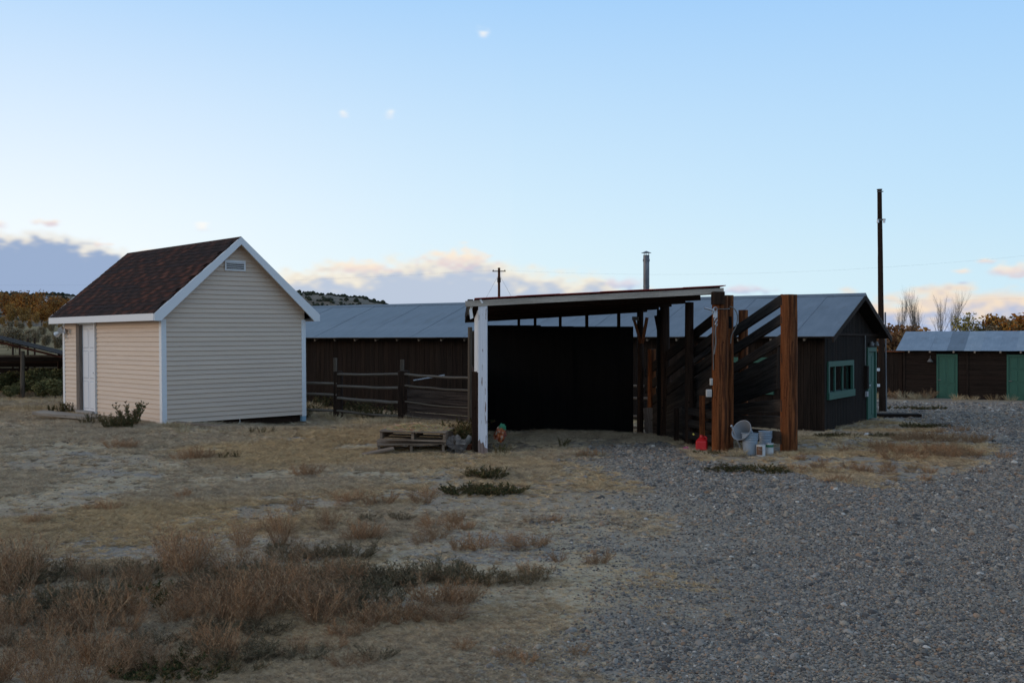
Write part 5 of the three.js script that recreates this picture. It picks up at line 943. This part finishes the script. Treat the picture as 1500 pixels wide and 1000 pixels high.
{
  // the thicket: ellipses on the ground given by their centre, half sizes and how many plants
  const clump = (kind, px, py, rx, rd, n0, s0, s1) => { const [cx, cd] = spot(px, py), n = Math.max(1, Math.round(n0 * ({ tall: 0.98, dull: 0.75, mat: 0.8 }[kind] ?? 1))); for (let i = 0; i < n; i++) { const a = rnd() * 6.28, r = Math.sqrt(rnd()) * (kind === 'tall' ? 1.15 : 1); weed(kind, cx + Math.cos(a) * r * rx, cd + Math.sin(a) * r * rd, rr(s0, s1) * (kind === 'tall' ? 0.88 : 1)); } };
  clump('tall', 250, 835, 0.35, 0.35, 9, 0.9, 1.3); clump('tall', 370, 800, 0.3, 0.3, 6, 0.7, 1.0);
  clump('tall', 420, 895, 0.45, 0.35, 16, 0.8, 1.2); clump('tall', 330, 900, 0.35, 0.3, 9, 0.8, 1.15); clump('tall', 470, 870, 0.3, 0.3, 6, 0.7, 1.0);
  clump('tall', 200, 910, 0.45, 0.25, 9, 0.7, 1.0); clump('tall', 30, 935, 0.4, 0.25, 9, 0.8, 1.1); clump('tall', 15, 860, 0.3, 0.4, 8, 1.0, 1.5);
  clump('tall', 130, 985, 0.5, 0.25, 11, 0.6, 0.95); clump('tall', 230, 975, 0.4, 0.2, 8, 0.6, 0.9); clump('tall', 60, 1010, 0.3, 0.2, 5, 0.6, 0.9);
  clump('tall', 440, 775, 0.4, 0.3, 6, 0.55, 0.8); clump('tall', 460, 748, 0.4, 0.3, 5, 0.5, 0.7); clump('tall', 110, 860, 0.4, 0.4, 6, 0.6, 0.9); clump('tall', 300, 860, 0.5, 0.3, 9, 0.6, 0.9); clump('tall', 400, 830, 0.4, 0.3, 7, 0.6, 0.85); clump('tall', 520, 850, 0.3, 0.2, 4, 0.5, 0.7); clump('tall', 340, 950, 0.4, 0.2, 5, 0.4, 0.6);
  for (const [px, py, rx, rd, n, s] of [[525, 790, 0.25, 0.15, 4, 1.0], [570, 735, 0.7, 0.4, 6, 0.9], [610, 790, 0.3, 0.3, 4, 0.9], [715, 800, 0.5, 0.3, 6, 0.9], [660, 880, 0.18, 0.12, 4, 1.0], [600, 908, 0.3, 0.12, 6, 1.0], [530, 930, 0.2, 0.1, 3, 0.7], [520, 960, 0.4, 0.2, 4, 0.5], [740, 850, 0.5, 0.3, 4, 0.6], [830, 820, 0.3, 0.3, 3, 0.6], [760, 960, 0.4, 0.3, 4, 0.5], [650, 770, 0.4, 0.2, 4, 0.7], [450, 697, 0.15, 0.1, 2, 1.0], [290, 672, 0.45, 0.15, 6, 1.0], [185, 657, 0.3, 0.1, 3, 1.0], [860, 668, 0.3, 0.1, 4, 0.8], [140, 745, 0.3, 0.2, 2, 0.7], [90, 765, 0.3, 0.2, 2, 0.6], [280, 730, 0.3, 0.2, 2, 0.6], [700, 770, 0.4, 0.3, 3, 0.6], [790, 770, 0.4, 0.3, 3, 0.5]]) clump('low', px, py, rx, rd, n, s * 0.75, s * 1.15);
  for (const [px, py, rx, rd, n, s] of [[1330, 665, 1.0, 0.9, 34, 0.85], [1380, 645, 0.9, 1.2, 30, 0.85], [1290, 690, 0.8, 0.5, 12, 0.65], [1215, 690, 0.7, 0.4, 9, 0.6], [1420, 665, 0.6, 0.8, 8, 0.7], [1250, 705, 0.5, 0.2, 6, 0.5], [1350, 630, 1.0, 1.2, 10, 0.8], [1180, 675, 0.3, 0.2, 3, 0.6], [1330, 705, 0.5, 0.2, 4, 0.5], [1450, 690, 0.5, 0.3, 3, 0.4]]) clump('low', px, py, rx, rd, n, s * 0.75, s * 1.2);
  for (const [px, py, rx, rd, n, s] of [[560, 855, 0.45, 0.22, 12, 1.0], [620, 850, 0.3, 0.12, 5, 0.9], [500, 885, 0.3, 0.25, 7, 1.0], [720, 850, 0.35, 0.15, 6, 0.8], [330, 970, 0.2, 0.1, 4, 0.9], [200, 845, 0.5, 0.2, 6, 0.9], [460, 820, 0.35, 0.2, 5, 0.8], [60, 900, 0.5, 0.2, 6, 0.9], [30, 850, 0.5, 0.3, 8, 1.2], [120, 890, 0.6, 0.3, 9, 1.0], [280, 870, 0.6, 0.25, 9, 0.9], [400, 850, 0.5, 0.3, 9, 0.9], [380, 930, 0.5, 0.2, 6, 0.7], [150, 950, 0.7, 0.2, 8, 0.7], [470, 810, 0.4, 0.3, 6, 0.8], [450, 965, 0.4, 0.1, 4, 0.5], [570, 765, 0.3, 0.2, 3, 0.6]]) clump('dull', px, py, rx, rd, n, s * 0.8, s * 1.2);  // dull weeds, with more added under the tall ones as shade in the thicket
  for (const [px, py, rx, rd, n, s] of [[700, 722, 0.4, 0.14, 7, 0.9], [725, 698, 0.2, 0.15, 4, 1.0], [1095, 689, 0.45, 0.1, 6, 0.8], [1140, 693, 0.2, 0.05, 2, 0.6], [150, 885, 0.3, 0.1, 3, 0.8], [270, 990, 0.2, 0.06, 2, 0.8], [1330, 640, 0.6, 0.2, 5, 0.8], [1345, 625, 0.8, 0.2, 6, 0.9], [1210, 640, 0.7, 0.25, 7, 0.9], [1340, 600, 1.2, 0.4, 8, 1.3], [1050, 665, 0.2, 0.05, 3, 0.5]]) clump('mat', px, py, rx, rd, n, s * 0.8, s * 1.2);
  for (const [px, py, rx, rd, n, s] of [[175, 628, 0.4, 0.12, 9, 0.8], [190, 624, 0.15, 0.1, 2, 1.5], [130, 622, 0.35, 0.12, 6, 0.6], [90, 606, 0.4, 0.2, 7, 0.8], [440, 620, 0.25, 0.2, 3, 0.8], [515, 610, 0.5, 0.25, 10, 1.05], [545, 612, 0.5, 0.25, 6, 0.9], [560, 598, 1.2, 0.6, 14, 1.1], [480, 596, 1.0, 0.6, 12, 1.2], [676, 645, 0.28, 0.5, 14, 1.1], [690, 655, 0.12, 0.3, 5, 0.9], [732, 668, 0.1, 0.06, 3, 0.6], [385, 634, 0.35, 0.15, 4, 0.4], [330, 672, 0.2, 0.1, 3, 0.5], [460, 605, 0.3, 0.2, 4, 0.9], [823, 655, 0.06, 0.05, 2, 0.5]]) clump('green', px, py, rx, rd, n, s * 0.75, s * 1.2);
  for (const [px, py, rx, rd, n, s] of [[250, 628, 0.3, 0.1, 6, 1.0], [300, 634, 0.5, 0.15, 5, 0.8], [480, 618, 0.9, 0.4, 16, 1.2], [560, 622, 0.9, 0.4, 16, 1.1], [450, 600, 0.4, 0.5, 8, 1.4], [600, 672, 0.8, 0.1, 10, 0.4], [690, 670, 0.4, 0.08, 8, 0.5], [735, 671, 0.2, 0.08, 5, 0.7], [1072, 668, 0.08, 0.06, 3, 0.8], [1082, 667, 0.05, 0.04, 2, 0.7], [1158, 668, 0.25, 0.06, 6, 0.5], [1190, 662, 0.3, 0.1, 4, 0.5], [860, 668, 0.3, 0.1, 5, 0.6], [790, 660, 0.7, 0.3, 8, 0.5], [50, 600, 1.2, 0.5, 14, 1.0], [20, 590, 1.5, 0.6, 12, 1.2], [1280, 622, 0.3, 0.15, 5, 1.0], [570, 655, 0.1, 0.05, 3, 0.9], [610, 650, 0.08, 0.03, 3, 1.0], [1250, 628, 0.5, 0.1, 5, 0.8]]) clump('grass', px, py, rx, rd, n, s * 0.75, s * 1.2);
  // tan verge along the row building
  for (let i = 0; i < 46; i++) { const s = rr(-2.5, 8), ca = Math.cos(29 * Math.PI / 180), sa = Math.sin(29 * Math.PI / 180); const off = rr(0.2, 1.5); const x = 18.4 + s * ca - off * sa, d = 49 - s * sa - off * ca; weed(rnd() < 0.8 ? 'grass' : 'low', x, d, rr(1.2, 2.6)); }
}
// short dry turf over the soil
{
  const pos = [], nor = [], col = [], q = mulberry(404);
  for (let i = 0; i < 24; i++) { const a = q() * 6.283, l = 0.8 + 1.5 * q(), r = 0.7 * Math.sqrt(q()); const s = V(Math.cos(a * 1.7) * r, 0, Math.sin(a * 1.7) * r); blade(pos, nor, col, s, s.clone().add(V(Math.cos(a) * l, 0.15 + 0.75 * q(), Math.sin(a) * l)), 0.036, [1, 1, 1], [1, 1, 1]); }
  const g = new THREE.BufferGeometry(); g.setAttribute('position', new THREE.Float32BufferAttribute(pos, 3)); g.setAttribute('normal', new THREE.Float32BufferAttribute(nor, 3));
  const list = [];
  for (let i = 0; i < 300000; i++) {                 // as many in each equal ratio of distances
    const d = 4.5 * Math.pow(40 / 4.5, q()), x = (q() * 2 - 1) * (0.5 * d + 0.7), s = clamp(0.0036 * d, 0.021, 0.08); const gr = gravelAt(x, d); if (q() < gr * 1.5 + 0.02) continue;
    const cover = fbm(x * 0.8 + 13, d * 0.8 + 3, 4); if (q() > 0.06 + 0.9 * ss(0.36, 0.64, cover + (x < -1 ? 0.07 : x > 3 ? -0.16 : -0.07))) continue;
    const k = 0.7 + 0.6 * q(), t = q() + 0.25 * (fbm(x * 0.6 + 2, d * 0.6, 3) - 0.5); const c = t < 0.68 ? [0.54, 0.41, 0.255] : t < 0.88 ? [0.38, 0.275, 0.175] : [0.20, 0.15, 0.095];
    list.push([x, G(x, d) + 0.002, -d, s * (0.6 + 0.8 * q()), s * (0.5 + 0.7 * q()), s * (0.6 + 0.8 * q()), q() * 6.28, 0, c.map((v, j) => v * k * mix([0.97, 0.99, 1.06][j], [1.05, 0.98, 0.86][j], ss(0.35, 0.65, fbm(x * 0.3 + 40, d * 0.3 + 4, 3))))]);
  }
  const m = flat(1, 1, 1, 1); m.side = THREE.DoubleSide;
  tag(scatter('dry_turf', g, m, list), 'short tan dry turf covering the yard soil', 'grass');
}
renderer.render(scene, camera);
